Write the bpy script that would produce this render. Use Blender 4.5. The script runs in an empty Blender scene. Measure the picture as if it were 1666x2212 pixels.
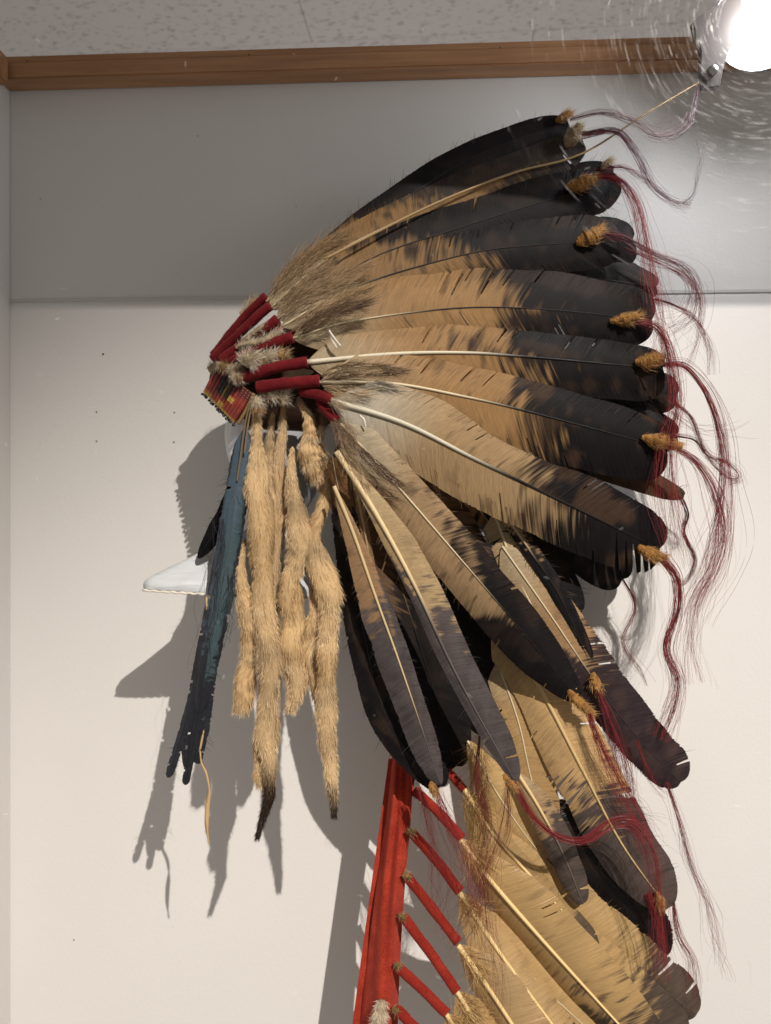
import bpy, math, random
import numpy as np
from mathutils import Vector

# ------------------------------------------------------------------ camera, world, lights, exposure
scene = bpy.context.scene
COL = scene.collection
FPX, CX, CY = 1700.0, 833.0, 1106.0          # focal length and picture centre in study units (1666 x 2212)

cam_data = bpy.data.cameras.new('camera')
cam = bpy.data.objects.new('camera', cam_data)
COL.objects.link(cam)
cam.location = (0, 0, 0)
cam.rotation_euler = (math.radians(90), 0, 0)
cam_data.sensor_fit = 'VERTICAL'
cam_data.sensor_height = 36.0
cam_data.lens = 36.0 * FPX / 2212.0
cam_data.clip_start = 0.02
cam_data.clip_end = 50
cam_data.dof.use_dof = True
cam_data.dof.focus_distance = 0.80
cam_data.dof.aperture_fstop = 8.0
scene.camera = cam

world = bpy.data.worlds.new('World')
scene.world = world
world.use_nodes = True
bg = world.node_tree.nodes['Background']
bg.inputs['Color'].default_value = (1.0, 0.93, 0.86, 1)
bg.inputs['Strength'].default_value = 0.225

def add_light(name, kind, loc, target, energy, color, **kw):
    d = bpy.data.lights.new(name, kind)
    o = bpy.data.objects.new(name, d)
    COL.objects.link(o)
    o.location = loc
    o.rotation_euler = (Vector(target) - Vector(loc)).to_track_quat('-Z', 'Y').to_euler()
    d.energy = energy
    d.color = color
    for k, v in kw.items():
        setattr(d, k, v)
    return o

KEY_POS = (1.29, -2.30, 2.42)
add_light('key_spot', 'SPOT', KEY_POS, (0.05, 0.97, -0.72), 960.0, (1.0, 0.915, 0.83),
          spot_size=math.radians(29), spot_blend=1.0, shadow_soft_size=0.019)

add_light('ceiling_fill', 'AREA', (0.3, 4.6, 0.6), (0.3, 4.6, 2.6), 6.0, (1.0, 0.94, 0.92), size=2.5)  # unseen fill light added behind the back wall to brighten the ceiling

scene.view_settings.view_transform = 'Standard'
scene.view_settings.look = 'None'
scene.view_settings.exposure = 0.0
scene.view_settings.gamma = 1.0
scene.cycles.max_bounces = 8
scene.cycles.transparent_max_bounces = 24
scene.cycles.use_denoising = True

# ------------------------------------------------------------------ helpers
rng = np.random.default_rng(7)
random.seed(7)

def P(x, y, d):
    return np.array([(x - CX) * d / FPX, d, (CY - y) * d / FPX])

def lerp(a, b, t):
    return a + (b - a) * t

def sstep(a, b, x):
    t = np.clip((x - a) / (b - a + 1e-9), 0, 1)
    return t * t * (3 - 2 * t)

def vnoise(x, y, seed):
    """2-D value noise, -1..1"""
    r = np.random.default_rng(seed)
    G = r.random((64, 64)) * 2 - 1
    xi = np.floor(x).astype(int); yi = np.floor(y).astype(int)
    fx = x - xi; fy = y - yi
    fx = fx * fx * (3 - 2 * fx); fy = fy * fy * (3 - 2 * fy)
    a = G[xi % 64, yi % 64]; b = G[(xi + 1) % 64, yi % 64]
    c = G[xi % 64, (yi + 1) % 64]; d = G[(xi + 1) % 64, (yi + 1) % 64]
    return (a * (1 - fx) + b * fx) * (1 - fy) + (c * (1 - fx) + d * fx) * fy

def spline(pts, n):
    """Catmull-Rom through pts (k x m), n samples even in length"""
    p = np.asarray(pts, float)
    if len(p) == 2:
        t = np.linspace(0, 1, n)[:, None]
        return p[0] * (1 - t) + p[1] * t
    q = np.vstack([2 * p[0] - p[1], p, 2 * p[-1] - p[-2]])
    out = []
    for i in range(1, len(q) - 2):
        t = np.linspace(0, 1, 40, endpoint=False)[:, None]
        a, b, c, d = q[i - 1], q[i], q[i + 1], q[i + 2]
        out.append(0.5 * (2 * b + (c - a) * t + (2 * a - 5 * b + 4 * c - d) * t ** 2 + (-a + 3 * b - 3 * c + d) * t ** 3))
    out.append(q[-2][None])
    s = np.vstack(out)
    L = np.concatenate([[0], np.cumsum(np.linalg.norm(np.diff(s, axis=0), axis=1))])
    u = np.linspace(0, L[-1], n)
    return np.stack([np.interp(u, L, s[:, k]) for k in range(s.shape[1])], 1)

def norm(v):
    return v / (np.linalg.norm(v, axis=-1, keepdims=True) + 1e-12)

def tangents(S):
    return norm(np.gradient(S, axis=0))

def link(name, me, mat, parent=None):
    o = bpy.data.objects.new(name, me)
    COL.objects.link(o)
    if mat is not None:
        me.materials.append(mat)
    if parent is not None:
        o.parent = parent
    return o

def np_mesh(name, V, Fs, mat, parent=None, col=None, uv=None, smooth=True):
    """one mesh object from numpy arrays; Fs: face array (m x 3 or m x 4) or list of such"""
    me = bpy.data.meshes.new(name)
    V = np.asarray(V, np.float32)
    if not isinstance(Fs, list):
        Fs = [Fs]
    Fs = [np.asarray(f, np.int32) for f in Fs if len(f)]
    me.vertices.add(len(V))
    me.vertices.foreach_set('co', V.ravel())
    loops = np.concatenate([f.ravel() for f in Fs])
    tot = np.concatenate([np.full(len(f), f.shape[1], np.int32) for f in Fs])
    me.loops.add(len(loops))
    me.loops.foreach_set('vertex_index', loops)
    me.polygons.add(len(tot))
    me.polygons.foreach_set('loop_start', np.concatenate([[0], np.cumsum(tot)[:-1]]).astype(np.int32))
    try:
        me.polygons.foreach_set('loop_total', tot)
    except Exception:
        pass
    me.update(calc_edges=True)
    me.validate()
    if smooth:
        me.polygons.foreach_set('use_smooth', np.ones(len(me.polygons), bool))
    if col is not None:
        c = np.ones((len(V), 4), np.float32)
        c[:, :3] = col
        a = me.attributes.new('Col', 'FLOAT_COLOR', 'POINT')
        a.data.foreach_set('color', c.ravel())
    if uv is not None:
        a = me.attributes.new('uvw', 'FLOAT_VECTOR', 'POINT')
        a.data.foreach_set('vector', np.asarray(uv, np.float32).ravel())
    return link(name, me, mat, parent)

def tag(o, label=None, cat=None, kind=None, group=None):
    if label: o['label'] = label
    if cat: o['category'] = cat
    if kind: o['kind'] = kind
    if group: o['group'] = group
    return o

def empty(name, loc=(0, 0, 0)):
    # parts carry world coordinates, so the Empty stays unrotated; children are offset back through the inverse
    o = bpy.data.objects.new(name, None)
    COL.objects.link(o)
    o.empty_display_size = 0.02
    o.location = (0, 0, 0)
    return o

def grid_faces(n, m, closed=False):
    i = np.arange(n - 1)[:, None]
    j = np.arange(m if closed else m - 1)[None, :]
    j2 = (j + 1) % m
    f = np.stack(np.broadcast_arrays(i * m + j, i * m + j2, (i + 1) * m + j2, (i + 1) * m + j), -1)
    return f.reshape(-1, 4)

def frames(S):
    T = tangents(S)
    ref = np.tile(np.array([0, -1.0, 0]), (len(S), 1))
    B = norm(np.cross(ref, T))
    N = norm(np.cross(T, B))
    return T, B, N

def tube(name, S, R, mat, parent=None, sides=10, col=None, cap=True, flat=1.0, smooth=True):
    """tube along S (n x 3), radius R (n or n x sides), flat < 1 squashes it along the view normal"""
    n = len(S)
    T, B, N = frames(S)
    a = np.linspace(0, 2 * np.pi, sides, endpoint=False)
    R = np.asarray(R, float)
    if R.ndim == 1:
        R = np.repeat(R[:, None], sides, 1)
    V = S[:, None] + R[:, :, None] * (np.cos(a)[None, :, None] * B[:, None] + flat * np.sin(a)[None, :, None] * N[:, None])
    V = V.reshape(-1, 3)
    Fs = [grid_faces(n, sides, True)]
    c = None
    if col is not None:
        col = np.asarray(col, float)
        c = np.repeat(col, sides, 0) if col.ndim == 2 and len(col) == n else np.tile(col, (len(V), 1))
    if cap:
        V = np.vstack([V, S[0], S[-1]])
        k = n * sides
        j = np.arange(sides); j2 = (j + 1) % sides
        Fs.append(np.stack([np.full(sides, k), j2, j], 1))
        Fs.append(np.stack([np.full(sides, k + 1), (n - 1) * sides + j, (n - 1) * sides + j2], 1))
        if c is not None:
            c = np.vstack([c, c[0], c[-1 - 0]])
    return np_mesh(name, V, Fs, mat, parent, col=c, smooth=smooth)

def ribbons(name, paths, W, C, mat, parent=None, side=None):
    """many thin hairs: paths (h x k x 3), half width W (h x k), colour C (h x k x 3)"""
    h, k = paths.shape[:2]
    T = norm(np.gradient(paths, axis=1))
    if side is None:
        side = rng.normal(size=(h, 1, 3))
        side[:, :, 1] *= 0.35
    sd = norm(np.cross(T, np.cross(np.broadcast_to(side, T.shape), T)))
    V = np.stack([paths - sd * W[..., None], paths + sd * W[..., None]], 2).reshape(-1, 3)
    Cc = np.repeat(C[:, :, None], 2, 2).reshape(-1, 3)
    base = (np.arange(h) * k * 2)[:, None]
    s = (np.arange(k - 1) * 2)[None]
    f = np.stack([base + s, base + s + 1, base + s + 3, base + s + 2], -1).reshape(-1, 4)
    return np_mesh(name, V, f, mat, parent, col=Cc)

def box(name, c, s, mat, parent=None, rotz=0.0, bevel=0.0, seg=2):
    """a box with softened edges; c centre, s full sizes"""
    import bmesh
    bm = bmesh.new()
    bmesh.ops.create_cube(bm, size=1)
    for v in bm.verts:
        v.co = Vector((v.co.x * s[0], v.co.y * s[1], v.co.z * s[2]))
    if bevel:
        bmesh.ops.bevel(bm, geom=bm.edges[:], offset=bevel, segments=seg, affect='EDGES')
    me = bpy.data.meshes.new(name)
    bm.to_mesh(me); bm.free()
    o = link(name, me, mat, parent)
    o.location = c
    o.rotation_euler = (0, 0, rotz)
    return o

# ------------------------------------------------------------------ materials
def new_mat(name):
    m = bpy.data.materials.new(name)
    m.use_nodes = True
    nt = m.node_tree
    return m, nt, nt.nodes['Principled BSDF'], nt.nodes['Material Output']

def node(nt, t, **kw):
    n = nt.nodes.new(t)
    for k, v in kw.items():
        setattr(n, k, v)
    return n

def noise(nt, scale, detail=4, vec=None, rough=0.55):
    n = node(nt, 'ShaderNodeTexNoise')
    n.inputs['Scale'].default_value = scale
    n.inputs['Detail'].default_value = detail
    n.inputs['Roughness'].default_value = rough
    if vec is not None:
        nt.links.new(vec, n.inputs['Vector'])
    return n

def ramp(nt, fac, stops):
    r = node(nt, 'ShaderNodeValToRGB')
    e = r.color_ramp.elements
    while len(e) < len(stops):
        e.new(0.5)
    for i, (p, c) in enumerate(stops):
        e[i].position = p
        e[i].color = (*c, 1) if len(c) == 3 else c
    nt.links.new(fac, r.inputs['Fac'])
    return r

def bump(nt, h, strength, dist, bsdf):
    b = node(nt, 'ShaderNodeBump')
    b.inputs['Strength'].default_value = strength
    b.inputs['Distance'].default_value = dist
    nt.links.new(h, b.inputs['Height'])
    nt.links.new(b.outputs['Normal'], bsdf.inputs['Normal'])
    return b

def mapping(nt, vec, scale):
    m = node(nt, 'ShaderNodeMapping')
    m.inputs['Scale'].default_value = scale
    nt.links.new(vec, m.inputs['Vector'])
    return m.outputs['Vector']

def obj_coord(nt):
    return node(nt, 'ShaderNodeTexCoord').outputs['Object']

def mat_plain(name, col, rough=0.6, metal=0.0, spec=0.5):
    m, nt, b, o = new_mat(name)
    b.inputs['Base Color'].default_value = (*col, 1)
    b.inputs['Roughness'].default_value = rough
    b.inputs['Metallic'].default_value = metal
    b.inputs['Specular IOR Level'].default_value = spec
    return m

def mat_feather(name, trans=0.25, rough=0.5, spec=0.35, sheen=0.0, lo=0.74, hi=1.12):
    m, nt, b, out = new_mat(name)
    col = node(nt, 'ShaderNodeAttribute', attribute_name='Col')
    uv = node(nt, 'ShaderNodeAttribute', attribute_name='uvw')
    # fine barbs: narrow stripes across the vane, a little uneven
    n1 = noise(nt, 1.0, 3, mapping(nt, uv.outputs['Vector'], (420, 5, 1)))
    r = ramp(nt, n1.outputs['Fac'], [(0.25, (lo, lo, lo)), (0.7, (hi, hi, hi))])
    mx = node(nt, 'ShaderNodeMix', data_type='RGBA', blend_type='MULTIPLY')
    mx.inputs['Factor'].default_value = 1.0
    nt.links.new(col.outputs['Color'], mx.inputs['A'])
    nt.links.new(r.outputs['Color'], mx.inputs['B'])
    c = mx.outputs['Result']
    nt.links.new(c, b.inputs['Base Color'])
    b.inputs['Roughness'].default_value = rough
    b.inputs['Specular IOR Level'].default_value = spec
    b.inputs['Sheen Weight'].default_value = sheen
    bump(nt, n1.outputs['Fac'], 0.25, 0.0004, b)
    tr = node(nt, 'ShaderNodeBsdfTranslucent')
    nt.links.new(c, tr.inputs['Color'])
    ms = node(nt, 'ShaderNodeMixShader')
    ms.inputs['Fac'].default_value = trans
    nt.links.new(b.outputs['BSDF'], ms.inputs[1])
    nt.links.new(tr.outputs['BSDF'], ms.inputs[2])
    nt.links.new(ms.outputs['Shader'], out.inputs['Surface'])
    return m

def mat_col(name, rough=0.6, spec=0.3, trans=0.0, bump_scale=0, bump_d=0.0005, sheen=0.0):
    m, nt, b, out = new_mat(name)
    col = node(nt, 'ShaderNodeAttribute', attribute_name='Col')
    nt.links.new(col.outputs['Color'], b.inputs['Base Color'])
    b.inputs['Roughness'].default_value = rough
    b.inputs['Specular IOR Level'].default_value = spec
    b.inputs['Sheen Weight'].default_value = sheen
    if bump_scale:
        n = noise(nt, bump_scale, 4, obj_coord(nt))
        bump(nt, n.outputs['Fac'], 0.6, bump_d, b)
    if trans:
        tr = node(nt, 'ShaderNodeBsdfTranslucent')
        nt.links.new(col.outputs['Color'], tr.inputs['Color'])
        ms = node(nt, 'ShaderNodeMixShader')
        ms.inputs['Fac'].default_value = trans
        nt.links.new(b.outputs['BSDF'], ms.inputs[1])
        nt.links.new(tr.outputs['BSDF'], ms.inputs[2])
        nt.links.new(ms.outputs['Shader'], out.inputs['Surface'])
    return m

M_FEATHER = mat_feather('feather_vane', 0.22, 0.55, 0.14)
M_GOLDV = mat_feather('aged_gold_vane', 0.36, 0.40, 0.4, lo=0.86, hi=1.08)
M_BLUE = mat_feather('iridescent_vane', 0.08, 0.38, 0.6)
M_SHAFT = mat_col('feather_shaft', 0.45, 0.3)
M_HAIR = mat_col('fine_hair', 0.5, 0.35, trans=0.2)
M_HORSE = mat_col('dyed_horsehair', 0.4, 0.4, trans=0.12)
M_HIDE = mat_col('fur_hide', 0.85, 0.1, bump_scale=900)
M_QUILL = mat_col('dyed_quill', 0.42, 0.45)

def mat_cloth(name, a, b_, scale=1400):
    m, nt, b, out = new_mat(name)
    oc = obj_coord(nt)
    n = noise(nt, 60, 5, oc)
    f = noise(nt, scale, 3, oc)
    r = ramp(nt, n.outputs['Fac'], [(0.3, a), (0.7, b_)])
    r2 = ramp(nt, f.outputs['Fac'], [(0.3, (0.6, 0.6, 0.6)), (0.7, (1.25, 1.25, 1.25))])
    mx = node(nt, 'ShaderNodeMix', data_type='RGBA', blend_type='MULTIPLY')
    mx.inputs['Factor'].default_value = 1.0
    nt.links.new(r.outputs['Color'], mx.inputs['A'])
    nt.links.new(r2.outputs['Color'], mx.inputs['B'])
    nt.links.new(mx.outputs['Result'], b.inputs['Base Color'])
    b.inputs['Roughness'].default_value = 0.95
    b.inputs['Specular IOR Level'].default_value = 0.1
    b.inputs['Sheen Weight'].default_value = 0.15
    b.inputs['Sheen Tint'].default_value = (1, 0.4, 0.35, 1)
    bump(nt, f.outputs['Fac'], 0.7, 0.0006, b)
    return m

M_WRAP = mat_cloth('red_wool_wrap', (0.115, 0.008, 0.012), (0.185, 0.014, 0.018))
M_TRAIL = mat_cloth('red_trade_cloth', (0.30, 0.028, 0.016), (0.44, 0.052, 0.027), 700)
M_TWRAP = mat_cloth('red_quill_wrap', (0.22, 0.018, 0.012), (0.31, 0.030, 0.018), 1300)
M_CAP = mat_cloth('dark_cap_felt', (0.035, 0.022, 0.015), (0.06, 0.038, 0.024))

def mat_wall():
    m, nt, b, out = new_mat('painted_case_wall')
    oc = obj_coord(nt)
    n = noise(nt, 3.0, 6, oc)
    r = ramp(nt, n.outputs['Fac'], [(0.3, (0.735, 0.72, 0.70)), (0.7, (0.77, 0.755, 0.735))])
    nt.links.new(r.outputs['Color'], b.inputs['Base Color'])
    b.inputs['Roughness'].default_value = 0.7
    b.inputs['Specular IOR Level'].default_value = 0.2
    f = noise(nt, 260, 4, oc)
    bump(nt, f.outputs['Fac'], 0.35, 0.0006, b)
    return m
M_WALL = mat_wall()

def mat_wood():
    m, nt, b, out = new_mat('stained_pine')
    oc = obj_coord(nt)
    n = noise(nt, 1.0, 7, mapping(nt, oc, (5, 60, 90)), 0.6)
    k = noise(nt, 1.0, 3, mapping(nt, oc, (6, 22, 22)))
    r = ramp(nt, n.outputs['Fac'], [(0.25, (0.27, 0.125, 0.058)), (0.55, (0.43, 0.222, 0.105)), (0.8, (0.54, 0.30, 0.155))])
    rk = ramp(nt, k.outputs['Fac'], [(0.66, (1, 1, 1)), (0.76, (0.35, 0.28, 0.22))])
    mx = node(nt, 'ShaderNodeMix', data_type='RGBA', blend_type='MULTIPLY')
    mx.inputs['Factor'].default_value = 1.0
    nt.links.new(r.outputs['Color'], mx.inputs['A'])
    nt.links.new(rk.outputs['Color'], mx.inputs['B'])
    nt.links.new(mx.outputs['Result'], b.inputs['Base Color'])
    b.inputs['Roughness'].default_value = 0.45
    bump(nt, n.outputs['Fac'], 0.2, 0.001, b)
    return m
M_WOOD = mat_wood()

def mat_ceiling():
    m, nt, b, out = new_mat('fissured_ceiling_tile')
    oc = obj_coord(nt)
    n = noise(nt, 1.0, 3, mapping(nt, oc, (26, 44, 40)))
    r = ramp(nt, n.outputs['Fac'], [(0.35, (0.60, 0.57, 0.55)), (0.45, (0.86, 0.82, 0.80))])
    nt.links.new(r.outputs['Color'], b.inputs['Base Color'])
    b.inputs['Roughness'].default_value = 0.9
    bump(nt, n.outputs['Fac'], 0.3, 0.002, b)
    return m
M_CEIL = mat_ceiling()

def mat_pad():
    m, nt, b, out = new_mat('white_padding')
    oc = obj_coord(nt)
    n = noise(nt, 1.0, 4, mapping(nt, oc, (30, 30, 160)), 0.6)
    b.inputs['Base Color'].default_value = (0.60, 0.63, 0.65, 1)
    b.inputs['Roughness'].default_value = 0.5
    bump(nt, n.outputs['Fac'], 0.5, 0.003, b)
    return m
M_PAD = mat_pad()

def mat_glass():
    m, nt, b, out = new_mat('clear_case_glass')
    t = node(nt, 'ShaderNodeBsdfTransparent')
    nt.links.new(t.outputs['BSDF'], out.inputs['Surface'])
    return m
M_GLASS = mat_glass()

def mat_veil(name, alpha, col, attr=False):
    m, nt, b, out = new_mat(name)
    t = node(nt, 'ShaderNodeBsdfTransparent')
    d = node(nt, 'ShaderNodeBsdfTranslucent')
    d.inputs['Color'].default_value = (*col, 1)
    e = node(nt, 'ShaderNodeBsdfDiffuse')
    e.inputs['Color'].default_value = (*col, 1)
    ad = node(nt, 'ShaderNodeAddShader')
    nt.links.new(d.outputs['BSDF'], ad.inputs[0])
    nt.links.new(e.outputs['BSDF'], ad.inputs[1])
    if attr:
        # marks scatter light on top of what is seen through them
        a = node(nt, 'ShaderNodeAttribute', attribute_name='Col')
        nt.links.new(a.outputs['Color'], d.inputs['Color'])
        nt.links.new(a.outputs['Color'], e.inputs['Color'])
        a2 = node(nt, 'ShaderNodeAddShader')
        nt.links.new(t.outputs['BSDF'], a2.inputs[0])
        nt.links.new(ad.outputs['Shader'], a2.inputs[1])
        nt.links.new(a2.outputs['Shader'], out.inputs['Surface'])
        return m
    ms = node(nt, 'ShaderNodeMixShader')
    ms.inputs['Fac'].default_value = alpha
    nt.links.new(t.outputs['BSDF'], ms.inputs[1])
    nt.links.new(ad.outputs['Shader'], ms.inputs[2])
    nt.links.new(ms.outputs['Shader'], out.inputs['Surface'])
    return m
M_SCRATCH_GLARE = mat_veil('scratch_and_glare', 1.0, (0.9, 0.92, 0.95), True)
M_FILM = mat_veil('clear_plastic_film', 0.35, (0.9, 0.92, 0.95))
M_BLACK = mat_plain('black_lamp_paint', (0.012, 0.012, 0.013), 0.45)
M_NAIL = mat_plain('nail_dark', (0.10, 0.09, 0.085), 0.5, 0.3)
M_STEEL = mat_plain('steel', (0.5, 0.5, 0.5), 0.35, 1.0)
M_THONG = mat_col('leather_thong', 0.75, 0.2, bump_scale=700)

def mat_emit(name, col, strength):
    m, nt, b, out = new_mat(name)
    b.inputs['Base Color'].default_value = (*col, 1)
    b.inputs['Emission Color'].default_value = (*col, 1)
    b.inputs['Emission Strength'].default_value = strength
    return m
M_LENS = mat_emit('lamp_lens', (0.86, 0.93, 1.0), 1.0)
_a = M_LENS.node_tree.nodes.new('ShaderNodeAttribute'); _a.attribute_name = 'Col'
M_LENS.node_tree.links.new(_a.outputs['Color'], M_LENS.node_tree.nodes['Principled BSDF'].inputs['Emission Color'])

# ------------------------------------------------------------------ the setting: case walls, rails, ceiling
WS = 0.050                                       # how fast the back wall nears towards the right
WA = -math.atan(WS)
def wall_y(x): return 1.0 - WS * (x + 0.2)
UX, UY = math.cos(WA), math.sin(WA)              # direction along the wall
NX, NY = math.sin(WA), -math.cos(WA)             # wall normal, towards the room

def wp(s, z, off=0.0):
    """a point on the back wall: s metres along from its origin (x=0), z up, off metres proud of it"""
    return (s * UX + NX * off, wall_y(0) + s * UY + NY * off, z)

def px_on_wall(px, py):
    k = (px - CX) / FPX
    y = (1.0 - WS * 0.2) / (1 + WS * k)
    return (px - CX) / FPX * y, y, (CY - py) / FPX * y

S_L = px_on_wall(22, 1100)[0] / UX               # left corner
Z_T = 0.538                                      # underside of the rail
w = box('back_wall', wp((S_L - 0.04 + 0.85) / 2 + 0.0, 0.552 - 1.0, -0.01), (0.89 - S_L, 0.02, 2.0), M_WALL, rotz=WA)
tag(w, kind='structure')
lc = wp(S_L, 0, 0)
w2 = box('side_wall', (lc[0] - 0.010 * UX + 0.30 * NX, lc[1] - 0.010 * UY + 0.30 * NY, 0.548 - 1.0), (0.02, 0.598, 2.0), M_WALL, rotz=WA)
tag(w2, kind='structure')
for px, py, r in ((223, 765, 3.6), (209, 890, 2.6), (377, 891, 2.6), (209, 953, 2.6), (376, 955, 2.8), (160, 2030, 2.4), (428, 294, 1.8), (88, 430, 1.6), (640, 447, 1.5)):
    x, y, z = px_on_wall(px, py)
    S = np.array([[x + NX * 0.0002, y + NY * 0.0002, z], [x + NX * 0.0012, y + NY * 0.0012, z]])
    a = np.linspace(0, 2 * np.pi, 10, endpoint=False)
    rr = r * .62 / FPX
    ring = np.array([[UX * math.cos(t) * rr, UY * math.cos(t) * rr, math.sin(t) * rr] for t in a])
    V = np.vstack([S[0] + ring, S[1] + ring * 0.7, S[1][None]])
    j = np.arange(10); j2 = (j + 1) % 10
    o = np_mesh('nail_head', V, [np.stack([j, j2, 10 + j2, 10 + j], 1), np.stack([np.full(10, 20), 10 + j, 10 + j2], 1)], M_NAIL)
    o.parent = w
    o.matrix_parent_inverse = w.matrix_basis.inverted()

wstrip = box('wall_strip', wp((S_L + 0.85) / 2, (CY - 643) / FPX * 1.0 - 0.0005, 0.0008), (0.85 - S_L, 0.0016, 0.0045), mat_plain('wall_strip_grey', (.60, .59, .57), .7), rotz=WA, bevel=.0004, seg=1)  # thin strip, slightly darker than the wall, running across it
wstrip.parent = w
wstrip.matrix_parent_inverse = w.matrix_basis.inverted()

# wooden rail along the top of the back wall
RAIL_H = 0.031
SR0, SR1 = S_L + 0.0, 0.85
rail = empty('wooden_rail')
tag(rail, 'brown stained wooden rail running along the top of the back wall', 'rail')
cs = (SR0 + SR1) / 2
box('board', wp(cs, Z_T + RAIL_H / 2 - 0.002, 0.016), (SR1 - SR0, 0.030, RAIL_H - 0.010), M_WOOD, rail, WA, 0.002)
box('lip', wp(cs, Z_T + RAIL_H - 0.0015, 0.013), (SR1 - SR0, 0.025, 0.0105), M_WOOD, rail, WA, 0.002)
for px, py in ((550, 146), (1075, 132), (85, 158)):
    x, y, z = px_on_wall(px, py)
    o = box('nail_head', wp(x / UX, Z_T + 0.024, 0.0312), (0.0022, 0.001, 0.0022), M_NAIL, rail, WA, 0.0004)
rail2 = empty('wooden_rail')
tag(rail2, 'short end of brown wooden rail on the side wall, in the corner', 'rail')
box('board', (lc[0] + 0.006 + 0.20 * NX, lc[1] + 0.20 * NY - 0.0, Z_T + RAIL_H / 2 - 0.006), (0.022, 0.33, RAIL_H + 0.004), M_WOOD, rail2, WA, 0.002)

# header of the case front, above the picture: it cuts the lamp's beam
hd = box('case_header', (0.0, 0.409, 0.6584 + 0.20), (2.4, 0.03, 0.40), M_WALL, rotz=math.radians(-3.7), bevel=0.003)
tag(hd, kind='structure')

# room ceiling seen above the rail
ceil = empty('ceiling')
tag(ceil, kind='structure')
tw, td = 2.42, 0.605
ca = math.radians(-5.2)
tile_me = None
for i in range(-3, 4):
    for j in range(-6, 7):
        lx, ly = (i + 0.32 + (0.5 if j % 2 else 0)) * tw, j * td
        c = (lx * math.cos(ca) - ly * math.sin(ca), 4.0 + lx * math.sin(ca) + ly * math.cos(ca), 2.60)
        if tile_me is None:
            o = box('ceiling_tile', c, (tw - 0.003, td - 0.003, 0.02), M_CEIL, ceil, ca, 0.003, 1)
            tile_me = o.data
        else:
            o = bpy.data.objects.new('ceiling_tile', tile_me)
            COL.objects.link(o); o.parent = ceil
            o.location = c; o.rotation_euler = (0, 0, ca)
g = box('grid_backing', (0, 3.7, 2.625), (9, 7.5, 0.02), mat_plain('ceiling_void', (0.5, 0.48, 0.46), 0.9), ceil, ca)

# ------------------------------------------------------------------ feathers
TAN = np.array([0.36, 0.210, 0.088])
PALE = np.array([0.45, 0.355, 0.225])
GOLD = np.array([0.56, 0.375, 0.165])
BLACK = np.array([0.0105, 0.0085, 0.009])
GREY = np.array([0.085, 0.072, 0.072])
BROWN = np.array([0.10, 0.055, 0.030])

bonnet = empty('war_bonnet')
tag(bonnet, 'feathered war bonnet with fur drops, red wrapped quills and a red cloth trailer', 'headdress')

_fseed = [100]

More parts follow.
